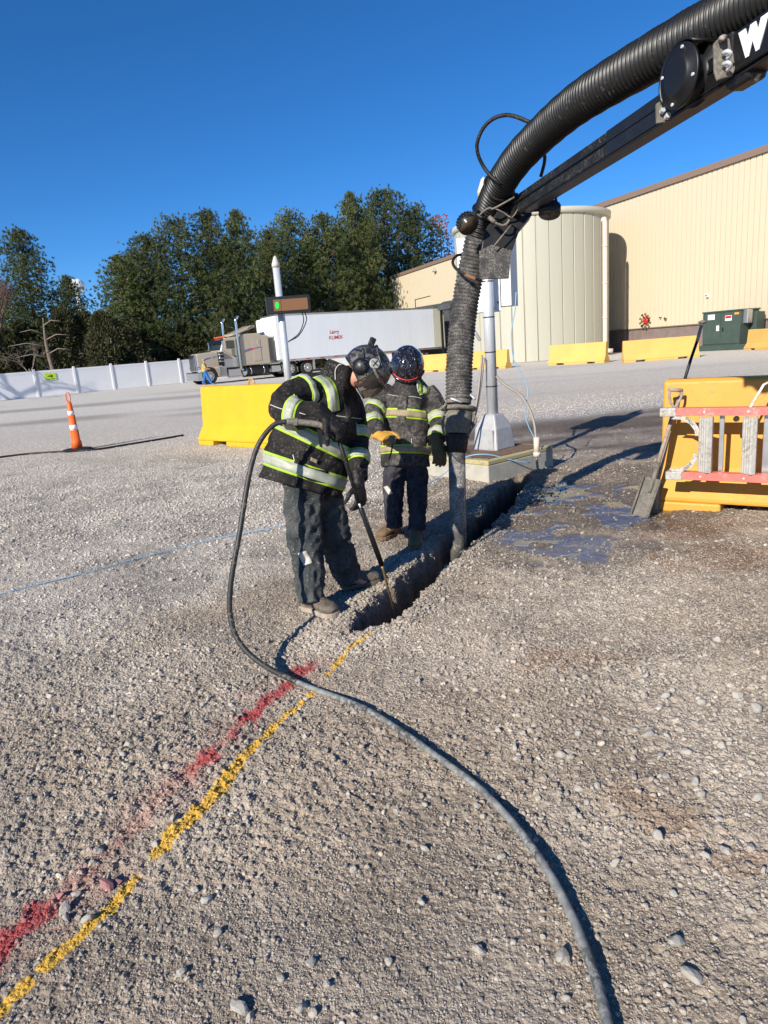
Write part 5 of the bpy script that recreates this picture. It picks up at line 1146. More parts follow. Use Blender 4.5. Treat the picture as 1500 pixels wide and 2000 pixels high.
T1 = Loft([((-0.528, 4.266, 0.728), .272, .215), ((-0.485, 4.294, 0.846), .268, .215), ((-0.427, 4.331, 0.997), .258, .215), ((-0.348, 4.37, 1.163), .245, .225), ((-0.299, 4.375, 1.269), .205, .225), ((-0.241, 4.377, 1.36), .120, .15), ((-0.194, 4.381, 1.42), .085, .09)], REF, 64, 11, 0.028, 1.9, 6.5, 1)
SR_ = Loft([((-0.317, 4.325, 1.315), .10, .10), ((-0.408, 4.216, 1.335), .098, .098), ((-0.492, 4.108, 1.312), .092, .09), ((-0.538, 4.012, 1.254), .088, .086), ((-0.456, 3.961, 1.216), .082, .078), ((-0.371, 3.941, 1.217), .070, .066), ((-0.301, 3.928, 1.207), .055, .052)], tuple(IM(0, 1, 0)), 40, 8, 0.016, 2.2, 11, 2)
SL_ = Loft([((-0.208, 4.464, 1.298), .09, .09), ((-0.152, 4.456, 1.179), .082, .082), ((-0.135, 4.397, 1.018), .073, .073), ((-0.138, 4.273, 0.887), .068, .068), ((-0.14, 4.162, 0.766), .052, .052)], tuple(IM(1, 0, 0)), 40, 8, 0.014, 2.2, 11, 3)
COL = Loft([((-0.242, 4.363, 1.348), .125, .13), ((-0.207, 4.369, 1.415), .105, .115), ((-0.179, 4.372, 1.47), .098, .105)], REF, 40, 5, 0.012, 2.0, 9, 4)
mb = MB(); T1.add(mb); SR_.add(mb); SL_.add(mb); COL.add(mb)
jk = remeshed('jacket', mb, M['jacket'], w1, 0.0095, 1); bv = bvh_of(jk)
hivis(bv, T1, 0.365, jk, 0.088, None, (0.10, -0.06)); hivis(bv, T1, 0.155, jk, 0.088, M['silver'], (0.05, -0.04))
hivis(bv, SR_, 0.22, jk, 0.055, None, (0, 0), None, 1.4); hivis(bv, SR_, 0.665, jk, 0.080, None, (0, 0), None, 1.4)
hivis(bv, SL_, 0.50, jk, 0.075, None, (0, 0), None, 1.4); hivis(bv, SL_, 0.78, jk, 0.070, None, (0, 0), None, 1.4)
vp = [(-0.32, 4.083, 1.422), (-0.275, 4.074, 1.386), (-0.252, 4.062, 1.335), (-0.245, 4.048, 1.275), (-0.244, 4.032, 1.211)]
strip(bv, vp, 0.072, IM(0.95, 0.25), 'reflective_stripe', M['lime'], jk, 0.004); strip(bv, vp, 0.044, IM(0.95, 0.25), 'silver_tape', M['silver'], jk, 0.009)
piping(bv, [(-0.595, 3.897, 1.291), (-0.538, 3.841, 1.271), (-0.49, 3.837, 1.254)], 0.0025, jk); piping(bv, [(-0.426, 3.833, 1.237), (-0.39, 3.829, 1.223)], 0.0025, jk)
piping(bv, [(-0.231, 3.926, 1.196), (-0.185, 3.923, 1.187), (-0.136, 4.022, 1.167), (-0.089, 4.07, 1.153)], 0.0025, jk)
piping(bv, [(-0.507, 3.978, 0.985), (-0.489, 3.961, 0.913), (-0.433, 3.946, 0.85), (-0.36, 3.94, 0.827), (-0.302, 3.95, 0.869)], 0.0035, jk)
piping(bv, [(-0.167, 4.204, 1.497), (-0.22, 4.193, 1.453), (-0.229, 4.177, 1.387)], 0.003, jk)
pk = strip(bv, [(-0.505, 3.966, 0.935), (-0.423, 3.95, 0.87), (-0.319, 3.943, 0.841)], 0.075, IM(0.25, 1), 'pocket', M['jacket'], jk, 0.007, 6)
lb = strip(bv, [(-0.404, 3.97, 0.953), (-0.369, 3.966, 0.933)], 0.022, IM(0.2, 1), 'label', M['silver_muddy'], jk, 0.012)
zz = strip(bv, [(-0.168, 4.051, 1.29), (-0.154, 4.023, 1.172), (-0.168, 3.998, 1.07)], 0.045, IM(1, 0), 'zip_flap', M['jacket'], jk, 0.006, 5)
mb = MB()
Loft([((-0.464, 4.247, 0.82), .15, .14), ((-0.49, 4.188, 0.702), .125, .12), ((-0.506, 4.129, 0.502), .110, .105), ((-0.498, 4.069, 0.335), .100, .100), ((-0.493, 4.013, 0.186), .088, .09), ((-0.489, 3.973, 0.062), .082, .085)], REF, 44, 12, 0.034, 1.8, 12, 7).add(mb)
Loft([((-0.404, 4.364, 0.793), .15, .14), ((-0.382, 4.332, 0.662), .125, .12), ((-0.36, 4.325, 0.501), .112, .108), ((-0.332, 4.338, 0.345), .104, .10), ((-0.303, 4.352, 0.185), .094, .094), ((-0.264, 4.371, 0.052), .080, .085)], REF, 44, 12, 0.034, 1.8, 12, 8).add(mb)
tr1 = remeshed('trousers', mb, M['jeans'], w1, 0.0095, 1); bt = bvh_of(tr1)
strip(bt, [(-0.498, 3.844, 0.427), (-0.483, 3.835, 0.39), (-0.468, 3.827, 0.354)], 0.055, IM(1, 0.3), 'mud_patch', M['mudpatch'], tr1, 0.003, 5)
b1_ = Vector((-0.539, 4.056, 0)); b2_ = Vector((-0.34, 3.862, 0)); boot(w1, b1_, b2_, (-0.492, 3.995, 0.115), M['boot_mud'], M['sole'], 0.056, 0.105)
b3_ = Vector((-0.323, 4.347, 0)); b4_ = Vector((-0.069, 4.452, 0)); boot(w1, b3_, b4_, (-0.254, 4.381, 0.092), M['boot_mud'], M['boot_mud'], 0.056, 0.105)
h1, P3, lim = helmet(w1, (-0.034, 4.331, 1.428), IM(0.42, -0.86, 0.12), IM(0.80, 0.42, 0.10), (.132, .150, .150), M['helmet_dirty'])
# ear cup, vent plate, straps and the smoky visor
ex = IM(0, 0, 1)
def hb(az, po, k=1.0): return P3(az, po, k)
e0 = hb(88, 98, 0.90); en = (hb(88, 98, 1.2) - e0).normalized()
MB_ = MB().lathe([(0.050, 0.0), (0.052, 0.016), (0.044, 0.030), (0.026, 0.038), (0.001, 0.040)], tuple(e0), 22, R=en.to_track_quat('Z', 'Y').to_matrix()); ec = place(MB_.build('ear_cup', M['earcup'], bevel=0.008), h1)
v0 = hb(78, 66, 0.985); vn = (hb(78, 66, 1.2) - v0).normalized(); mb = MB(); mb.cyl(v0, v0 + vn * 0.012, 0.034, 0.030, n=22); vp_ = place(mb.build('vent_plate', M['greyplate'], bevel=0.002), h1)
ax = vn.orthogonal().normalized(); ay = vn.cross(ax)
for a_ in (ax, ay): place(MB().tube([v0 + vn * 0.013 - a_ * 0.024, v0 + vn * 0.013 + a_ * 0.024], 0.003, n=5).build('vent_bar', M['black'], None), vp_)
place(MB().tube([hb(az, 88 + 12 * math.sin(rad(az * 2)), 1.03) for az in range(40, 135, 8)], 0.006, n=6).build('shell_ridge', M['helmet_dirty']), h1)
place(MB().tube([hb(az, 52 - 0.15 * abs(az - 60), 1.015) for az in range(0, 150, 8)], 0.005, n=6).build('shell_ridge', M['helmet_dirty']), h1)
for az, po in ((12, 30), (-18, 34), (60, 28), (150, 40), (-150, 40)):
    q = hb(az, po, 1.0); nn_ = (hb(az, po, 1.1) - q).normalized(); t_ = nn_.orthogonal().normalized(); place(MB().tube([q - t_ * 0.016, q + nn_ * 0.006, q + t_ * 0.016], [0.004, 0.009, 0.004], n=6).build('vent', M['black']), h1)
cl0 = hb(175, 52, 1.0); place(MB().box(tuple(cl0 + (cl0 - hb(175, 52, 0.8)).normalized() * 0.022), (0.035, 0.03, 0.05), rz=0.4, ry=0.5).build('lamp_clip', M['black_dirty'], bevel=0.004), h1)
def visor(P3, a, p0, p1, k0, k1, parent, material, name='visor', n=26, m=10, thick=0.002):
    vs = [P3(-a + 2 * a * i / n, p0 + (p1 - p0) * j / m, k0 + (k1 - k0) * j / m) for j in range(m + 1) for i in range(n + 1)]
    fs_ = [(j * (n + 1) + i, j * (n + 1) + i + 1, (j + 1) * (n + 1) + i + 1, (j + 1) * (n + 1) + i) for j in range(m) for i in range(n)]
    mb = MB(); mb.add(vs, fs_, True); me = mb.mesh(name); me.materials.append(material); o = link(name, me); place(o, parent); s_ = o.modifiers.new('t', 'SOLIDIFY'); s_.thickness = thick
    edge = [vs[i] for i in range(n + 1)] + [vs[j * (n + 1) + n] for j in range(1, m + 1)] + [vs[m * (n + 1) + i] for i in range(n - 1, -1, -1)] + [vs[j * (n + 1)] for j in range(m - 1, 0, -1)]
    place(MB().tube(edge, 0.0035, n=5, closed=True).build('visor_edge', M['black_dirty']), o); return o
visor(P3, 62, 74, 124, 1.06, 1.20, h1, M['visor_clear'])
place(MB().tube([P3(az, 74, 1.055) for az in range(-70, 72, 7)], 0.010, n=8).build('brow_band', M['helmet_dirty']), h1)
place(MB().tube([P3(az, 70, 1.045) for az in range(-60, 40, 7)], 0.0035, n=6).build('red_trim', M['helmet_red']), h1)
place(MB().tube([P3(80, 108, 0.95), P3(60, 125, 0.85), P3(30, 140, 0.8)], 0.006, n=5).build('chin_strap', M['black']), h1)
# gloves of the first worker: right hand closed over the top of the lance, left hand reaching down its shaft
glove(w1, (-0.295, 3.927, 1.201), IM(0.80, -0.60, 0.0), IM(0.5, 0.55, 0.7), M['glove_black'], 1, (40, 55, 40), 1.25, 45, cuff=0.06, cuff_r=0.052)
glove(w1, (-0.14, 4.128, 0.754), IM(0.12, -0.97, 0.1), IM(0.75, 0.1, 0.6), M['glove_black'], 1, (22, 30, 22), 1.12, 20, cuff=0.08, spread=0.035)

# ---- lance and its hose
ln = empty('water_lance', (0, 0, 0), 0, 'long black water lance with brass nozzle tip dipping into the trench', 'water lance')
l0, l1, l2 = Vector((-0.24, 3.908, 1.122)), Vector((-0.039, 4.008, 0.253)), Vector((0.012, 4.037, -0.053))
lm = Vector((-0.145, 3.964, 0.668))
ls_ = MB(); ls_.tube([l0, l0.lerp(lm, .5), lm], 0.0125, n=12); ls_.build('upper_grip', M['rubber'], ln)
MB().cyl(lm, lm.lerp(l1, 0.09), 0.007, n=10).build('coupling', M['galv'], ln)
MB().tube([lm.lerp(l1, 0.08), lm.lerp(l1, 0.10), lm.lerp(l1, .55), l1], [0.010, 0.0165, 0.0165, 0.0165], n=12).build('lower_tube', M['black_gloss'], ln)
for k in range(4):
    q = lm.lerp(l1, 0.1); a = k * math.pi / 2; u = (l1 - lm).orthogonal().normalized(); v = (l1 - lm).normalized().cross(u); off = (u * math.cos(a) + v * math.sin(a)) * 0.0165
    MB().tube([q + off, l1 + off], 0.0022, n=4).build('rib', M['black_gloss'], ln)
MB().tube([l1, l1.lerp(l2, 0.1), l2], [0.012, 0.0075, 0.0065], n=10).build('nozzle', M['brass'], ln)
MB().tube([l0, (-0.26, 3.898, 1.125), (-0.282, 3.89, 1.134)], 0.014, n=10).build('elbow', M['mudsteel'], ln)
tg = MB(); tg.prism([(0, 0), (0.03, -0.01), (0.02, -0.11), (0.005, -0.10)], 1, -0.006, 0.006); to_ = tg.build('trigger', M['black_gloss'], ln); to_.location = (-0.342, 3.88, 1.134)
hpA = [(-0.276, 3.89, 1.133), (-0.337, 3.886, 1.159), (-0.422, 3.88, 1.178), (-0.507, 3.873, 1.191), (-0.58, 3.86, 1.178), (-0.661, 3.82, 1.097), (-0.713, 3.772, 0.984), (-0.755, 3.703, 0.826), (-0.797, 3.616, 0.632), (-0.834, 3.526, 0.473), (-0.851, 3.434, 0.347), (-0.844, 3.349, 0.25), (-0.807, 3.268, 0.167), (-0.728, 3.189, 0.098), (-0.618, 3.106, 0.051), (-0.483, 3.007, 0.024)]
hpB = [(-0.483, 3.007, 0.024), (-0.381, 2.941, 0.007), (-0.253, 2.806, 0.022), (-0.136, 2.689, 0.022), (0.011, 2.485, 0.024), (0.138, 2.289, 0.024), (0.241, 2.123, 0.026), (0.318, 1.954, 0.026), (0.372, 1.784, 0.028), (0.406, 1.617, 0.03), (0.42, 1.476, 0.03), (0.422, 1.354, 0.03), (0.414, 1.242, 0.03), (0.396, 1.129, 0.03), (0.35, 0.97, 0.03)]
hz_ = empty('water_hose', (0, 0, 0), 0, 'long dusty water hose curving from the lance across the gravel to the bottom edge', 'hose')
MB().tube(catmull(hpA[3:], 8), 0.0145, n=12).build('upper_hose', M['hose_blk'], hz_)
MB().tube(catmull(hpB, 8), 0.0130, n=12).build('ground_hose', M['hose_grey'], hz_)
MB().tube(catmull(hpA[:4], 6), 0.0185, n=12).build('fitting_sleeve', M['mudsteel'], hz_)
for p, q in ((0, 1), (2, 3)):
    a, b = Vector(hpA[p]), Vector(hpA[q]); MB().cyl(a.lerp(b, .3), a.lerp(b, .6), 0.024, n=6, smooth=False).build('hex_fitting', M['mudsteel'] if p else M['brass'], hz_)

# ---- second worker, standing behind the trench, facing us with head bowed
w2b = Vector((0.154, 5.487, 0)); w2 = empty('person', (w2b.x, w2b.y, 0), 0, 'standing worker in dusty striped jacket and glossy black helmet, head bowed beside the big hose', 'person')
J = dict(pelvis=(0.211, 5.56, 0.635), spine=(0.228, 5.599, 0.798), chest=(0.265, 5.658, 1.043), neck=(0.285, 5.687, 1.248), head=(0.287, 5.643, 1.365), chin=(0.275, 5.568, 1.312), crown=(0.291, 5.646, 1.422),
         sr=(0.103, 5.672, 1.189), er=(-0.037, 5.531, 1.028), wr=(0.001, 5.337, 0.907), hr=(0.045, 5.265, 0.865), sl=(0.463, 5.663, 1.152), el=(0.486, 5.533, 0.953), wl=(0.448, 5.356, 0.813), hl=(0.451, 5.299, 0.747),
         hpr=(0.121, 5.547, 0.58), kr=(0.087, 5.459, 0.385), ar=(0.082, 5.446, 0.158), fr=(0.047, 5.409, 0.092), hpl=(0.29, 5.544, 0.567), kl=(0.278, 5.436, 0.374), al=(0.259, 5.378, 0.135), fl=(0.245, 5.301, 0.07))
RD = dict(RD); RD.update(ar=.028, al=.028, fr=.02, fl=.02); body(w2, J, E_, RD)
RX = tuple(IM(1, 0, 0))
T2 = Loft([((0.207, 5.548, 0.586), .198, .155), ((0.217, 5.58, 0.717), .202, .158), ((0.233, 5.614, 0.86), .205, .162), ((0.259, 5.653, 1.023), .215, .165), ((0.282, 5.682, 1.145), .225, .155), ((0.288, 5.682, 1.228), .15, .13), ((0.288, 5.678, 1.298), .09, .10)], RX, 60, 9, 0.018, 1.9, 6.5, 21)
S2R = Loft([((0.142, 5.695, 1.197), .09, .09), ((0.038, 5.636, 1.125), .085, .085), ((-0.033, 5.531, 1.028), .078, .078), ((-0.023, 5.431, 0.955), .070, .068), ((0.013, 5.345, 0.897), .055, .052)], tuple(IM(1, 0, 0.3)), 36, 8, 0.013, 2.2, 12, 22)
S2L = Loft([((0.428, 5.687, 1.166), .09, .09), ((0.488, 5.623, 1.07), .082, .082), ((0.5, 5.511, 0.946), .075, .075), ((0.482, 5.419, 0.863), .070, .068), ((0.459, 5.344, 0.805), .058, .055)], RX, 36, 8, 0.013, 2.2, 12, 23)
C2 = Loft([((0.287, 5.679, 1.215), .12, .12), ((0.287, 5.674, 1.282), .11, .115), ((0.291, 5.677, 1.339), .10, .11)], RX, 36, 5, 0.01, 2, 9, 24)
mb = MB(); T2.add(mb); S2R.add(mb); S2L.add(mb); C2.add(mb)
jk2 = remeshed('jacket', mb, M['jacket_dusty'], w2, 0.0095, 1); bv2 = bvh_of(jk2)
hivis(bv2, T2, 0.475, jk2, 0.078, M['silver_muddy']); hivis(bv2, T2, 0.185, jk2, 0.072, M['silver_muddy'])
hivis(bv2, S2R, 0.40, jk2, 0.05, None, (0, 0), None, 1.35); hivis(bv2, S2R, 0.68, jk2, 0.075, None, (0, 0), None, 1.35)
hivis(bv2, S2L, 0.47, jk2, 0.075, None, (0, 0), None, 1.35); hivis(bv2, S2L, 0.82, jk2, 0.075, None, (0, 0), None, 1.35)
vp2 = [(0.433, 5.619, 1.395), (0.452, 5.501, 1.332), (0.418, 5.432, 1.258), (0.383, 5.361, 1.178)]
strip(bv2, vp2, 0.07, IM(1, 0.2), 'reflective_stripe', M['lime'], jk2, 0.004); strip(bv2, vp2, 0.042, IM(1, 0.2), 'silver_tape', M['silver'], jk2, 0.009)
piping(bv2, [(0.101, 5.366, 1.2), (0.159, 5.362, 1.184), (0.218, 5.36, 1.171)], 0.002, jk2); piping(bv2, [(0.258, 5.36, 1.172), (0.31, 5.358, 1.164), (0.364, 5.354, 1.148)], 0.002, jk2)
piping(bv2, [(0.26, 5.283, 0.853), (0.26, 5.272, 0.807), (0.294, 5.266, 0.781), (0.35, 5.265, 0.776), (0.384, 5.272, 0.805)], 0.003, jk2)
strip(bv2, [(0.223, 5.362, 1.183), (0.21, 5.346, 1.114), (0.195, 5.325, 1.029), (0.192, 5.318, 0.998)], 0.075, IM(1, 0), 'zip_flap', M['jacket_dusty'], jk2, 0.006, 5)
strip(bv2, [(0.266, 5.278, 0.829), (0.322, 5.276, 0.825), (0.37, 5.276, 0.821)], 0.085, IM(0, 1), 'pocket', M['jacket_dusty'], jk2, 0.006, 5)
mb = MB()
Loft([((0.153, 5.566, 0.66), .11, .11), ((0.108, 5.522, 0.521), .092, .095), ((0.091, 5.459, 0.384), .080, .085), ((0.08, 5.444, 0.237), .070, .075), ((0.074, 5.434, 0.11), .066, .072)], RX, 40, 12, 0.027, 1.8, 14, 31).add(mb)
Loft([((0.271, 5.564, 0.651), .11, .11), ((0.292, 5.509, 0.508), .092, .095), ((0.283, 5.436, 0.374), .080, .085), ((0.27, 5.392, 0.234), .070, .075), ((0.255, 5.369, 0.094), .066, .072)], RX, 40, 12, 0.027, 1.8, 14, 32).add(mb)
tr2 = remeshed('trousers', mb, M['navy'], w2, 0.009, 1); bt2 = bvh_of(tr2)
strip(bt2, [(0.028, 5.298, 0.486), (0.046, 5.291, 0.457), (0.064, 5.283, 0.424)], 0.035, IM(1, 0.3), 'mud_patch', M['mudpatch'], tr2, 0.003, 4)
boot(w2, Vector((0.124, 5.711, 0)), Vector((-0.057, 5.47, 0)), (0.082, 5.444, 0.15), M['boot_tan'], M['boot_tan'], 0.054, 0.11)
boot(w2, Vector((0.256, 5.537, 0)), Vector((0.22, 5.11, 0)), (0.257, 5.374, 0.119), M['boot_tan'], M['boot_tan'], 0.054, 0.11)
h2, P3b, lim2 = helmet(w2, (0.284, 5.621, 1.403), IM(-0.05, -0.88, 0.45), IM(0.0, 0.45, 0.88), (.136, .155, .150), M['helmet'], front=97)
visor(P3b, 58, 98, 128, 1.04, 1.06, h2, M['visor_clear'])
place(MB().tube([P3b(az, 94, 1.03) for az in range(-75, 77, 7)], 0.010, n=8).build('brow_band', M['helmet']), h2)
place(MB().tube([P3b(az, 87, 1.025) for az in range(-62, 64, 7)], 0.0045, n=6).build('red_trim', M['helmet_red']), h2)
for sgn in (-1, 1):
    place(MB().tube([P3b(sgn * az, po, 1.02) for az, po in ((150, 22), (80, 22), (48, 34), (40, 50), (38, 68), (37, 82))], 0.006, n=7).build('shell_ridge', M['helmet']), h2)
    place(MB().tube([P3b(sgn * az, po, 1.015) for az, po in ((20, 30), (14, 48), (12, 66), (12, 80))], 0.004, n=7).build('shell_ridge', M['helmet']), h2)
    q = P3b(sgn * 25, 18, 1.01); place(MB().sphere(q, (0.014, 0.014, 0.008), 8, 6).build('vent', M['black']), h2)
glove(w2, (0.012, 5.323, 0.892), IM(0.55, -0.25, 0.75), IM(-0.35, 0.85, 0.4), M['glove_yellow'], -1, (45, 60, 40), 1.15, 40, cuff=0.05)
glove(w2, (0.457, 5.332, 0.799), IM(0.18, -0.95, 0.25), IM(0.3, 0.25, 0.9), M['glove_brown'], -1, (18, 28, 25), 1.25, 20, cuff=0.06, cuff_r=0.048)
rc = MB().sphere((0.103, 5.224, 0.862), (0.03, 0.026, 0.035), 12, 8).build('hand_control', M['mudsteel']); tag(rc, 'dark rounded hand control held in the yellow glove', 'hand control')
wire('lanyard', [(0.105, 5.217, 0.834), (0.097, 5.244, 0.775), (0.073, 5.268, 0.705)], 0.006, M['rubber'], 'black cord hanging from the yellow-gloved hand', 'cord')

# ---- small distant walker in front of the truck
w3b = Vector((-12.211, 51.504, 0)) * 0.955; w3 = empty('person', (w3b.x, w3b.y - 0.6, 0), 0, 'distant person in olive shirt and bright blue jeans walking past the truck', 'person')
k = Vector((w3b.x, w3b.y - 0.6, 0)); q = lambda x, z, y=0: tuple(k + Vector((x, y, z)))
J = dict(pelvis=q(0, .95), chest=q(0.02, 1.32), neck=q(0.03, 1.52), head=q(0.05, 1.66), crown=q(0.04, 1.76), nose=q(0.15, 1.64), sr=q(0.02, 1.42, -.18), er=q(0.14, 1.15, -.24), wr=q(0.38, 1.08, -.22), hr=q(.46, 1.08, -.22), sl=q(0.02, 1.42, .18), el=q(-0.12, 1.18, .24), wl=q(-0.02, .95, .26), hl=q(0, .88, .26),
         hpr=q(0, .9, -.1), kr=q(0.22, .50, -.1), ar=q(0.40, .10, -.1), fr=q(.55, .05, -.1), hpl=q(0, .9, .1), kl=q(-.08, .50, .1), al=q(-.25, .12, .1), fl=q(-.12, .05, .1))
E3 = [e for e in E_ if 'spine' not in e and 'chin' not in e] + [('pelvis', 'chest'), ('head', 'nose')]
R3_ = dict(pelvis=.13, chest=.15, neck=.055, head=.09, crown=.06, nose=.015, sr=.07, er=.05, wr=.035, hr=.03, sl=.07, el=.05, wl=.035, hl=.03, hpr=.1, kr=.065, ar=.05, fr=.03, hpl=.1, kl=.065, al=.05, fl=.03)
body(w3, J, E3, R3_)
mb = MB(); Loft([(q(0, .88), .19, .15), (q(0.01, 1.1), .18, .15), (q(0.02, 1.35), .17, .21), (q(.03, 1.5), .08, .1)], (1, 0, 0), 20, 4, .01).add(mb); mb.tube([q(.02, 1.42, -.18), q(.14, 1.15, -.24)], [.09, .075], n=10); mb.tube([q(.02, 1.42, .18), q(-.12, 1.18, .24)], [.09, .075], n=10)
remeshed('shirt', mb, M['tee'], w3, 0.02, 1)
mb = MB(); mb.tube([q(0, .95, -.08), q(0.22, .50, -.1), q(0.40, .10, -.1)], [.14, .1, .09], n=12); mb.tube([q(0, .95, .08), q(-.08, .50, .1), q(-.25, .12, .1)], [.14, .1, .09], n=12); remeshed('trousers', mb, M['bluejean'], w3, 0.02, 1)
hm = MB(); hm.sphere(q(.02, 1.70), (.11, .10, .10), 12, 8); place(hm.build('hair', M['wood']), w3)


# ------------------------------------------------------------------ suction boom and hose
def corrugated(name, ctrl, r, pitch, amp, material, parent, n=36, per=5, stretch=1.0):
    pts = [Vector(p) for p in catmull(ctrl, 24)]; L_ = [0]
    for a, b in zip(pts, pts[1:]): L_.append(L_[-1] + (b - a).length)
    tot = L_[-1]; m = int(tot / pitch * per); out = []; rr = []; j = 0
    for i in range(m + 1):
        s = tot * i / m
        while j < len(L_) - 2 and L_[j + 1] < s: j += 1
        t = (s - L_[j]) / max(1e-6, L_[j + 1] - L_[j]); out.append(pts[j].lerp(pts[j + 1], t))
        ph = (i % per) / per; rr.append(r + amp * (0.5 + 0.5 * math.cos(2 * math.pi * ph)) ** 0.7 + 0.0012 * math.sin(s * 37))
    mb = MB(); mb.tube(out, rr, n=n); o = mb.build(name, material, parent); return o
def poly_plate(mb, pts, th):
    pts = [Vector(p) for p in pts]; off = IM(0, 0, -th); n = len(pts); vs = pts + [p + off for p in pts]
    return mb.add(vs, [tuple(range(n))[::-1], tuple(range(n, 2 * n))] + [(i, (i + 1) % n, n + (i + 1) % n, n + i) for i in range(n)], False)
def beam(mb, p0, p1, w, h):
    p0, p1 = Vector(p0), Vector(p1); d = (p1 - p0).normalized(); s = d.cross(Vector((0, 0, 1))).normalized(); u = s.cross(d)
    vs = [p + s * a * w / 2 + u * b * h / 2 for p in (p0, p1) for a, b in ((-1, -1), (1, -1), (1, 1), (-1, 1))]
    mb.add(vs, [(3, 2, 1, 0), (4, 5, 6, 7), (0, 1, 5, 4), (1, 2, 6, 5), (2, 3, 7, 6), (3, 0, 4, 7)], False); return mb
sh = empty('suction_hose', (0, 0, 0), 0, 'huge black corrugated suction hose arching down from the boom into the trench', 'suction hose')
UP = [(1.813, 2.539, 2.703), (1.697, 2.803, 2.733), (1.601, 3.152, 2.771), (1.455, 3.502, 2.773), (1.31, 3.914, 2.775), (1.235, 4.255, 2.781), (1.161, 4.63, 2.76), (1.074, 4.955, 2.701), (1.002, 5.239, 2.6), (0.942, 5.413, 2.466), (0.884, 5.479, 2.312)]
LO = [(0.884, 5.479, 2.312), (0.833, 5.509, 2.136), (0.787, 5.518, 1.96), (0.744, 5.504, 1.772), (0.704, 5.463, 1.561), (0.674, 5.413, 1.349), (0.65, 5.355, 1.11)]
corrugated('upper_hose', UP, 0.089, 0.028, 0.019, M['hose_up'], sh); corrugated('lower_hose', LO, 0.094, 0.028, 0.0115, M['hose_low'], sh)
tb = Vector((0.603, 5.271, 0.715)); A_ = Vector((0.654, 5.364, 1.149)); dn = (tb - A_).normalized(); LL = (tb - A_).length
def cs(px_y): return A_ + dn * LL * (px_y - 772) / 112.0
MB().cyl(cs(771), cs(789), 0.100, 0.098, n=32).build('collar', M['mudsteel'], sh, bevel=0.004)
MB().cyl(cs(789), cs(797), 0.080, n=28).build('neck', M['black_dirty'], sh)
MB().lathe([(0.10, -0.018), (0.136, -0.014), (0.145, 0.0), (0.136, 0.016), (0.10, 0.020)], tuple(cs(798)), 32, R=dn.to_track_quat('Z', 'Y').to_matrix()).build('flange_ring', M['mudsteel'], sh)
MB().lathe([(0.100, 0.0), (0.118, 0.012), (0.116, 0.06), (0.104, 0.13), (0.094, 0.17), (0.088, 0.18)], tuple(cs(803)), 30, R=dn.to_track_quat('Z', 'Y').to_matrix()).build('coupler', M['mudsteel'], sh)
MB().lathe([(0.092, 0.0), (0.094, 0.03), (0.084, 0.04), (0.086, 0.07), (0.074, 0.145), (0.067, 0.150)], tuple(cs(847)), 30, R=dn.to_track_quat('Z', 'Y').to_matrix()).build('rubber_boot', M['rubber'], sh)
ft_ = Vector((tb.x - 0.03, tb.y + 0.02, -0.22)); MB().cyl(tb - dn * 0.02, ft_, 0.066, n=28).build('suction_tube', M['tube_mud'], sh)
for px0, px1 in (((0.576, 5.249, 1.139), (0.659, 5.24, 1.102)), ((0.733, 5.304, 1.154), (0.765, 5.264, 1.115))): MB().tube([px0, px1], 0.008, n=6).build('clamp_bolt', M['galv'], sh)
for pts in ([(0.518, 5.219, 1.014), (0.497, 5.203, 0.947), (0.507, 5.184, 0.87)], [(0.746, 5.27, 1.014), (0.761, 5.235, 0.954), (0.72, 5.211, 0.897), (0.686, 5.181, 0.856)], [(0.483, 5.231, 1.062), (0.524, 5.235, 1.082), (0.534, 5.241, 1.104)]):
    MB().tube(catmull(pts, 4), 0.009, n=6).build('latch_handle', M['mudsteel'], sh)
for k in range(5):
    a = 0.4 + k * 1.25; e = Vector(cs(812)) + (IM(math.cos(a), 0, math.sin(a)).normalized()) * 0.122; MB().tube([e, e + dn * 0.10], 0.010, n=6).build('coupler_lug', M['mudsteel'], sh)

bm_ = empty('truck_boom', (0, 0, 0), 0, 'black telescoping steel boom reaching in from the upper right above the workers', 'boom')
b0, b1, b2, b3 = Vector((1.114, 5.36, 2.461)), Vector((1.237, 4.438, 2.473)), Vector((1.444, 3.523, 2.52)), Vector((1.55, 3.036, 2.547))
dB = (b3 - b0).normalized(); sB = dB.cross(Vector((0, 0, 1))).normalized(); uB = sB.cross(dB)
LB = (b3 - b0).length; beam(MB(), b0, b0 + dB * LB * 0.62, 0.075, 0.118).build('inner_beam', M['black_dirty'], bm_, bevel=0.006)
beam(MB(), b0 + dB * LB * 0.6, b0 + dB * (LB + 0.1), 0.085, 0.122).build('middle_beam', M['black'], bm_, bevel=0.006)
beam(MB(), b0 + dB * 0.25 - uB * 0.072, b0 + dB * 2.6 - uB * 0.072, 0.095, 0.012).build('bottom_rail', M['black_gloss'], bm_, bevel=0.003)
sgn = -1 if (sB.dot(cam.matrix_world.translation - b1)) < 0 else 1
beam(MB(), b0 + sB * sgn * 0.042 + uB * 0.01, b3 + dB * 0.0 + sB * sgn * 0.042 + uB * 0.01, 0.012, 0.012).build('side_seam', M['black'], bm_)
ob0 = b3 + dB * 0.0 + uB * 0.012; beam(MB(), ob0, ob0 + dB * 3.4, 0.115, 0.145).build('outer_beam', M['black_gloss'], bm_, bevel=0.01)
beam(MB(), ob0 - dB * 0.03, ob0 + dB * 0.05, 0.13, 0.16).build('outer_collar', M['black'], bm_, bevel=0.01)
beam(MB(), ob0 - dB * 0.02 - uB * 0.092, ob0 + dB * 0.12 - uB * 0.092, 0.09, 0.05).build('wear_pad_box', M['black'], bm_, bevel=0.02)
fd = sB * sgn; Xt = dB if dB.cross(uB).dot(fd) > 0 else -dB; Yt = uB if Xt.cross(uB).dot(fd) > 0 else uB
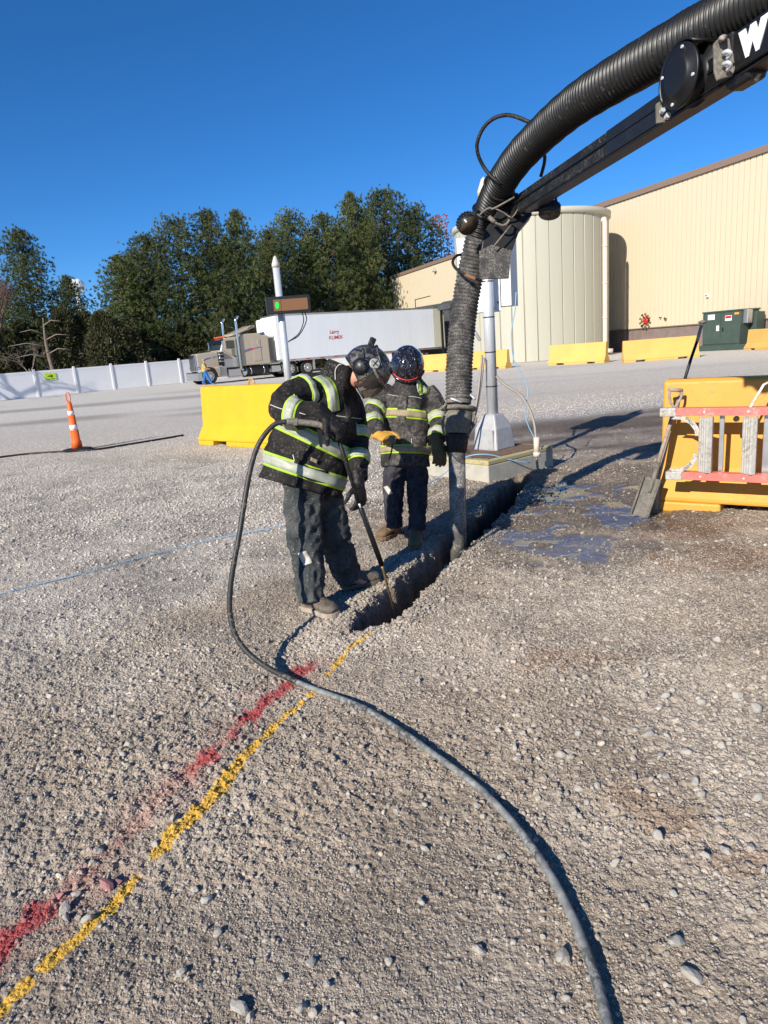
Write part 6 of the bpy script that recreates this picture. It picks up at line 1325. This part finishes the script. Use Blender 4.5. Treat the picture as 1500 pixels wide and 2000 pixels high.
M4 = Matrix((tuple(Xt), tuple(uB), tuple(fd))).transposed().to_4x4(); M4.translation = ob0 + dB * 0.158 + uB * 0.0 + fd * 0.059
text_mesh('W', 0.115, M['white'], bm_, M4, bold=0.012)
# head of the boom: gusset plates, bracket and rubber flap
mb = MB(); poly_plate(mb, [(0.943, 5.266, 2.366), (1.047, 5.309, 2.546), (1.071, 5.314, 2.569), (1.152, 5.314, 2.567), (1.146, 5.297, 2.495), (1.038, 5.273, 2.398)], 0.10); mb.build('upper_gusset', M['black'], bm_, bevel=0.004)
mb = MB(); poly_plate(mb, [(0.973, 5.3, 2.425), (1.217, 5.315, 2.486), (1.248, 5.297, 2.411), (1.151, 5.274, 2.317), (1.079, 5.238, 2.163), (0.856, 5.241, 2.177), (0.885, 5.272, 2.305)], 0.11); mb.build('head_bracket', M['black'], bm_, bevel=0.005)
mb = MB(); poly_plate(mb, [(0.838, 5.221, 2.179), (0.93, 5.229, 2.215), (1.071, 5.217, 2.164), (1.037, 5.171, 1.972), (0.825, 5.173, 1.981)], 0.014); mb.build('rubber_flap', M['hose_low'], bm_)
def hring(i, r=0.112): 
    c = Vector(UP[i]); t = (Vector(UP[i + 1]) - Vector(UP[i - 1])).normalized(); u = t.orthogonal().normalized(); v = t.cross(u); return [c + (u * math.cos(a) + v * math.sin(a)) * r for a in [k * math.pi / 12 for k in range(24)]]
MB().tube(hring(9), 0.010, n=6, closed=True).build('hose_clamp', M['black'], bm_); MB().tube(hring(8), 0.008, n=6, closed=True).build('hose_clamp', M['rubber'], bm_)
def tub(name, pts, r, m, sm=5): return MB().tube(catmull(pts, sm), r, n=7).build(name, m, bm_)
tub('guide_rod', [(0.85, 5.206, 2.418), (0.889, 5.192, 2.446), (0.923, 5.174, 2.454), (0.944, 5.151, 2.445), (1.083, 5.113, 2.5)], 0.007, M['mudsteel'])
tub('guide_rod', [(0.951, 5.151, 2.444), (1.018, 5.163, 2.411), (1.069, 5.155, 2.375), (1.117, 5.168, 2.432)], 0.005, M['mudsteel'], 2)
tub('guide_rod', [(1.066, 5.185, 2.33), (0.93, 5.172, 2.19)], 0.006, M['mudsteel'], 1)
tub('cable_plug', [(0.913, 5.191, 2.397), (0.951, 5.17, 2.353)], 0.016, M['mudsteel'], 1); tub('cable', [(0.951, 5.17, 2.353), (0.999, 5.175, 2.333), (1.036, 5.177, 2.341), (1.059, 5.195, 2.373)], 0.009, M['mudsteel'])
tub('control_cable', [(1.202, 4.726, 2.819), (1.121, 4.792, 2.879), (1.045, 4.858, 2.937), (0.99, 4.916, 2.964), (0.922, 4.966, 2.96), (0.862, 5.007, 2.918), (0.826, 5.04, 2.842), (0.835, 5.076, 2.778), (0.87, 5.091, 2.708), (0.914, 5.075, 2.642), (0.969, 5.061, 2.587), (1.033, 5.177, 2.554), (1.105, 5.228, 2.553)], 0.013, M['rubber'], 6)
tub('control_cable', [(1.236, 4.911, 2.731), (1.26, 4.957, 2.707), (1.263, 4.998, 2.666), (1.249, 5.034, 2.602)], 0.012, M['rubber'])
tub('side_cable', [(0.775, 5.608, 2.209), (0.716, 5.523, 2.195), (0.674, 5.452, 2.156), (0.667, 5.378, 2.108), (0.696, 5.327, 2.064), (0.749, 5.277, 2.026), (0.801, 5.228, 1.995), (0.841, 5.198, 1.996)], 0.011, M['rubber'])
tub('rusty_hook', [(0.724, 5.312, 2.045), (0.762, 5.264, 2.016), (0.806, 5.216, 1.987)], 0.014, M['rust'])
def lamp(c, nrm, r, label, bk):
    c = Vector(c); n_ = nrm.normalized(); R = n_.to_track_quat('Z', 'Y').to_matrix(); l = MB().lathe([(r * .7, -0.075), (r * .95, -0.06), (r, -0.012), (r * 1.02, 0.0), (r * 0.94, 0.004)], tuple(c), 28, R=R).build('work_lamp', M['black'], bm_)
    l['label'] = label; MB().lathe([(r * 0.93, 0.0045), (0.001, 0.008)], tuple(c), 28, R=R).build('lens', M['glass_dark'], l)
    fin = MB(); u = n_.orthogonal().normalized(); v = n_.cross(u)
    for k in range(20):
        a = k * math.pi / 10; e = (u * math.cos(a) + v * math.sin(a)); fin.cyl(c + e * r * .98 - n_ * 0.062, c + e * r * 1.0 - n_ * 0.012, 0.0035, n=4)
    f_ = fin.build('cooling_fins', M['black'], l); f_['kind'] = 'stuff'
    for pts in bk: tub('lamp_bracket', pts, 0.011, M['black'], 1)
lamp((0.758, 5.126, 2.343), IM(0.36, -0.735, 0.56), 0.074, 'round work lamp clamped to the hose', [[(0.799, 5.228, 2.426), (0.848, 5.256, 2.454), (0.89, 5.27, 2.426)]])
lamp((1.291, 4.985, 2.352), IM(-0.1, -0.97, 0.18), 0.072, 'round work lamp hanging under the beam', [[(1.133, 5.143, 2.412), (1.244, 5.035, 2.391)], [(1.355, 5.063, 2.421), (1.363, 5.075, 2.472), (1.301, 5.082, 2.501)]])
tub('lamp_cable', [(1.127, 5.117, 2.388), (1.138, 5.103, 2.375), (1.168, 5.103, 2.416), (1.22, 5.096, 2.43), (1.251, 5.061, 2.412)], 0.006, M['rubber'])
# cable reel
rcn = Vector((1.39, 3.206, 2.568)); rn = IM(-0.97, -0.125, 0.22).normalized(); RR = rn.to_track_quat('Z', 'Y').to_matrix()
rl_ = MB().lathe([(0.1146, -0.0998), (0.1172, -0.0932), (0.1172, -0.0852), (0.0799, -0.0826), (0.0799, -0.0133), (0.1212, -0.0107), (0.1225, 0.), (0.1185, 0.0040), (0.0865, 0.0066), (0.0786, 0.0200), (0.0666, 0.0240), (0.0007, 0.0240)], tuple(rcn), 48, R=RR).build('cable_reel', M['black_gloss'], bm_)
u_ = rn.orthogonal().normalized(); v_ = rn.cross(u_)
for k in range(4):
    a = k * math.pi / 2 + 0.5; e = rcn + (u_ * math.cos(a) + v_ * math.sin(a)) * 0.104; MB().cyl(e, e + rn * 0.012, 0.007, n=6).build('reel_bolt', M['galv'], rl_)
hs_ = MB(); arcp = []
for k in range(15):
    a = -0.55 + k * 0.20; arcp.append(rcn + (u_ * math.cos(a + 2.2) + v_ * math.sin(a + 2.2)) * 0.138)
mb = MB(); n_ = len(arcp); vs = [p - rn * 0.0 for p in arcp] + [p - rn * 0.13 for p in arcp]; mb.add(vs, [(i, i + 1, n_ + i + 1, n_ + i) for i in range(n_ - 1)], True); gd_ = mb.build('reel_guard', M['black'], rl_); sm_ = gd_.modifiers.new('t', 'SOLIDIFY'); sm_.thickness = 0.008
mb = MB(); poly_plate(mb, [(1.43, 2.989, 2.605), (1.456, 2.994, 2.627), (1.491, 2.992, 2.62), (1.512, 2.983, 2.583), (1.511, 2.967, 2.513), (1.496, 2.958, 2.479), (1.434, 2.955, 2.465), (1.425, 2.963, 2.497)], 0.012); mpl = mb.build('mounting_plate', M['mudsteel'], bm_, bevel=0.003)
for y_ in (105, 128):
    pass
MB().tube(catmull([(1.454, 2.962, 2.558), (1.458, 2.93, 2.553), (1.47, 2.932, 2.543), (1.468, 2.956, 2.534)], 3), 0.008, n=6).build('u_bolt', M['galv'], mpl)
MB().tube(catmull([(1.451, 2.952, 2.516), (1.455, 2.92, 2.511), (1.466, 2.922, 2.501), (1.465, 2.946, 2.491)], 3), 0.008, n=6).build('u_bolt', M['galv'], mpl)
mb = MB(); poly_plate(mb, [(1.366, 3.378, 2.52), (1.392, 3.38, 2.532), (1.396, 3.366, 2.473), (1.433, 3.358, 2.439), (1.361, 3.357, 2.436)], 0.012); rb2 = mb.build('reel_bracket', M['mudsteel'], bm_)
for p in ((1.379, 3.352, 2.478), (1.399, 3.346, 2.452)): MB().cyl(p, Vector(p) + IM(0, 0, 0.02), 0.013, n=6, smooth=False).build('bracket_nut', M['galv'], rb2)
tub('grey_cable', [(1.511, 3.114, 2.648), (1.439, 2.942, 2.604), (1.532, 3.09, 2.652), (1.542, 3.075, 2.616), (1.537, 3.027, 2.552), (1.539, 2.974, 2.496), (1.552, 2.943, 2.468)], 0.011, M['greywire']); tub('cable_tip', [(1.552, 2.943, 2.468), (1.567, 2.934, 2.462), (1.578, 2.923, 2.45)], 0.015, M['greywire'], 1)

# ------------------------------------------------------------------ ladder and shovels at the right barrier
lp = Vector((2.323, 5.474, 0.875)); la = math.atan2(-0.594, 0.805)
ld = empty('step_ladder', (lp.x, lp.y, 0), la, 'red fibreglass step ladder with muddy aluminium steps hung sideways on the right barrier', 'ladder')
zt = lp.z; zb_ = zt - 0.50
for z, nm in ((zt, 'top'), (zb_, 'bottom')):
    y = 0.0 if nm == 'top' else -0.07; x0 = 0.03 if nm == 'top' else 0.10
    MB().bx((x0, y - 0.012, z - 0.030), (2.3, y + 0.012, z + 0.030)).bx((x0, y + 0.0, z + 0.0262), (2.3, y + 0.07, z + 0.0302)).build('rail', M['fibre_red'], ld, bevel=0.004)
    MB().bx((x0 - 0.07, y - 0.03, z - 0.034), (x0 + 0.055, y + 0.05, z + 0.034)).build('foot_bracket', M['step'], ld, bevel=0.008)
for k in range(7):
    x = 0.26 + k * 0.305; yb = -0.03
    m = MB(); prof = [(x, yb - 0.02), (x + 0.075, yb - 0.075), (x + 0.105, yb - 0.055), (x + 0.10, yb + 0.02), (x + 0.09, yb + 0.02), (x + 0.085, yb - 0.04), (x + 0.01, yb + 0.0)]
    m.prism(prof, 2, zb_ + 0.032, zt - 0.032); so = m.build('step', M['step'], ld, bevel=0.003)
    for j in range(4):
        xx = x + 0.012 + j * 0.018; MB().bx((xx, yb - 0.034 - j * 0.0128, zb_ + 0.04), (xx + 0.006, yb - 0.026 - j * 0.0128, zt - 0.04)).build('tread_ridge', M['step'], so)
    MB().bx((x + 0.13, 0.05, zb_ + 0.02), (x + 0.165 + 0.03 * (k % 2), 0.075, zt - 0.02)).build('rear_brace', M['alu'], ld, bevel=0.003)
    for z in (zt, zb_): MB().cyl((x + 0.03, (0 if z == zt else -0.07) - 0.012, z), (x + 0.03, (0 if z == zt else -0.07) - 0.018, z), 0.008, n=8).build('rivet', M['galv'], ld)
for s_, z, y in ((1, zt, -0.02), (-1, zb_, -0.06)):
    pts = [(0.08, z - s_ * 0.03), (0.16, z - s_ * 0.035), (0.22, z - s_ * 0.07), (0.255, z - s_ * 0.12), (0.265, z - s_ * 0.165)]; inn = [(p[0] - 0.030, p[1] - s_ * 0.022) for p in pts][::-1]
    m = MB()
    for i in range(4): m.prism([pts[i], pts[i + 1], inn[-2 - i], inn[-1 - i]], 1, y - 0.012, y - 0.002)
    bo = m.build('corner_brace', M['step'], ld)
    M4_ = Matrix.Translation((0.190, y - 0.0125, z - s_ * 0.070)) @ Matrix.Rotation(math.pi / 2, 4, 'X') @ Matrix.Rotation(-s_ * rad(48), 4, 'Z'); text_mesh('SHOX', 0.032, M['printblack'], bo, M4_, extrude=0.001)
MB().tube([(0.60, 0.02, zt + 0.02), (0.68, 0.06, zt + 0.19), (0.72, 0.07, zt + 0.215), (1.2, 0.07, zt + 0.22)], 0.012, n=4, smooth=False).build('spreader_bar', M['step'], ld)
MB().cyl((0.51, 0.04, zt - 0.06), (0.51, 0.02, zt - 0.06), 0.022, n=12).build('hook', M['black'], ld)

s1 = empty('square_shovel', (2.15, 5.539, 0), 0, 'muddy square-bladed shovel with D-grip leaning on the right yellow barrier', 'shovel')
def wp(o, p): o.parent = p; o.location = -Vector(p.location); return o
sb0, sb1 = Vector((2.253, 5.526, 0.32)), Vector((2.456, 5.617, 0.873))
m = MB(); FR = [(2.174, 5.533, 0.351), (2.304, 5.504, 0.316), (2.161, 5.413, 0.022), (2.043, 5.462, 0.054)]
poly_plate(m, FR, 0.008)
wp(m.build('blade', M['mudsteel'], bevel=0.002), s1)
m = MB(); m.tube([(2.169, 5.518, 0.354), (2.038, 5.447, 0.058)], 0.010, n=6); b_ = m.build('blade_edge', M['mudsteel']); wp(b_, s1)
m = MB(); m.tube([(2.3, 5.494, 0.318), (2.157, 5.403, 0.024)], 0.010, n=6); wp(m.build('blade_edge', M['mudsteel']), s1)
wp(MB().tube([(2.202, 5.481, 0.22), sb0, sb0.lerp(sb1, 0.25)], [0.012, 0.020, 0.021], n=10).build('socket', M['mudsteel']), s1)
wp(MB().tube([sb0.lerp(sb1, 0.2), sb0.lerp(sb1, 0.6), sb1], 0.0165, n=12).build('shaft', M['wood']), s1)
wp(MB().tube(catmull([(2.461, 5.62, 0.885), (2.431, 5.631, 0.932), (2.423, 5.645, 0.991), (2.431, 5.656, 1.035)], 4), 0.011, n=8).build('grip_arm', M['wood']), s1)
wp(MB().tube(catmull([(2.461, 5.62, 0.885), (2.499, 5.632, 0.935), (2.523, 5.641, 0.974), (2.532, 5.653, 1.023)], 4), 0.011, n=8).build('grip_arm', M['wood']), s1)
wp(MB().tube([(2.422, 5.656, 1.036), (2.535, 5.652, 1.019)], 0.016, n=10).build('grip_bar', M['wood']), s1)
s2 = empty('digging_bar', (2.323, 5.665, 0), 0, 'long muddy digging bar with a mushroom cap behind the D-grip shovel', 'digging bar')
wp(MB().tube([(2.298, 5.583, 0.044), (2.338, 5.638, 0.274), (2.476, 5.725, 0.724), (2.585, 5.791, 0.998)], 0.0155, n=10).build('lower_shaft', M['wood']), s2)
wp(MB().tube([(2.585, 5.791, 0.998), (2.712, 5.896, 1.262), (2.781, 5.948, 1.393)], 0.0125, n=10).build('middle_shaft', M['black_gloss']), s2)
wp(MB().tube([(2.781, 5.948, 1.393), (2.857, 6.025, 1.543)], 0.0135, n=10).build('upper_shaft', M['wood']), s2)
c_ = Vector((2.862, 6.027, 1.555)); wp(MB().sphere(tuple(c_), (0.034, 0.034, 0.016), 14, 8).build('cap', M['mudsteel']), s2)
s3 = MB(); poly_plate(s3, [(2.302, 5.687, 0.223), (2.4, 5.691, 0.237), (2.347, 5.616, 0.01), (2.266, 5.611, -0.009)], 0.012); o = s3.build('blade', M['mudsteel']); wp(o, s2)
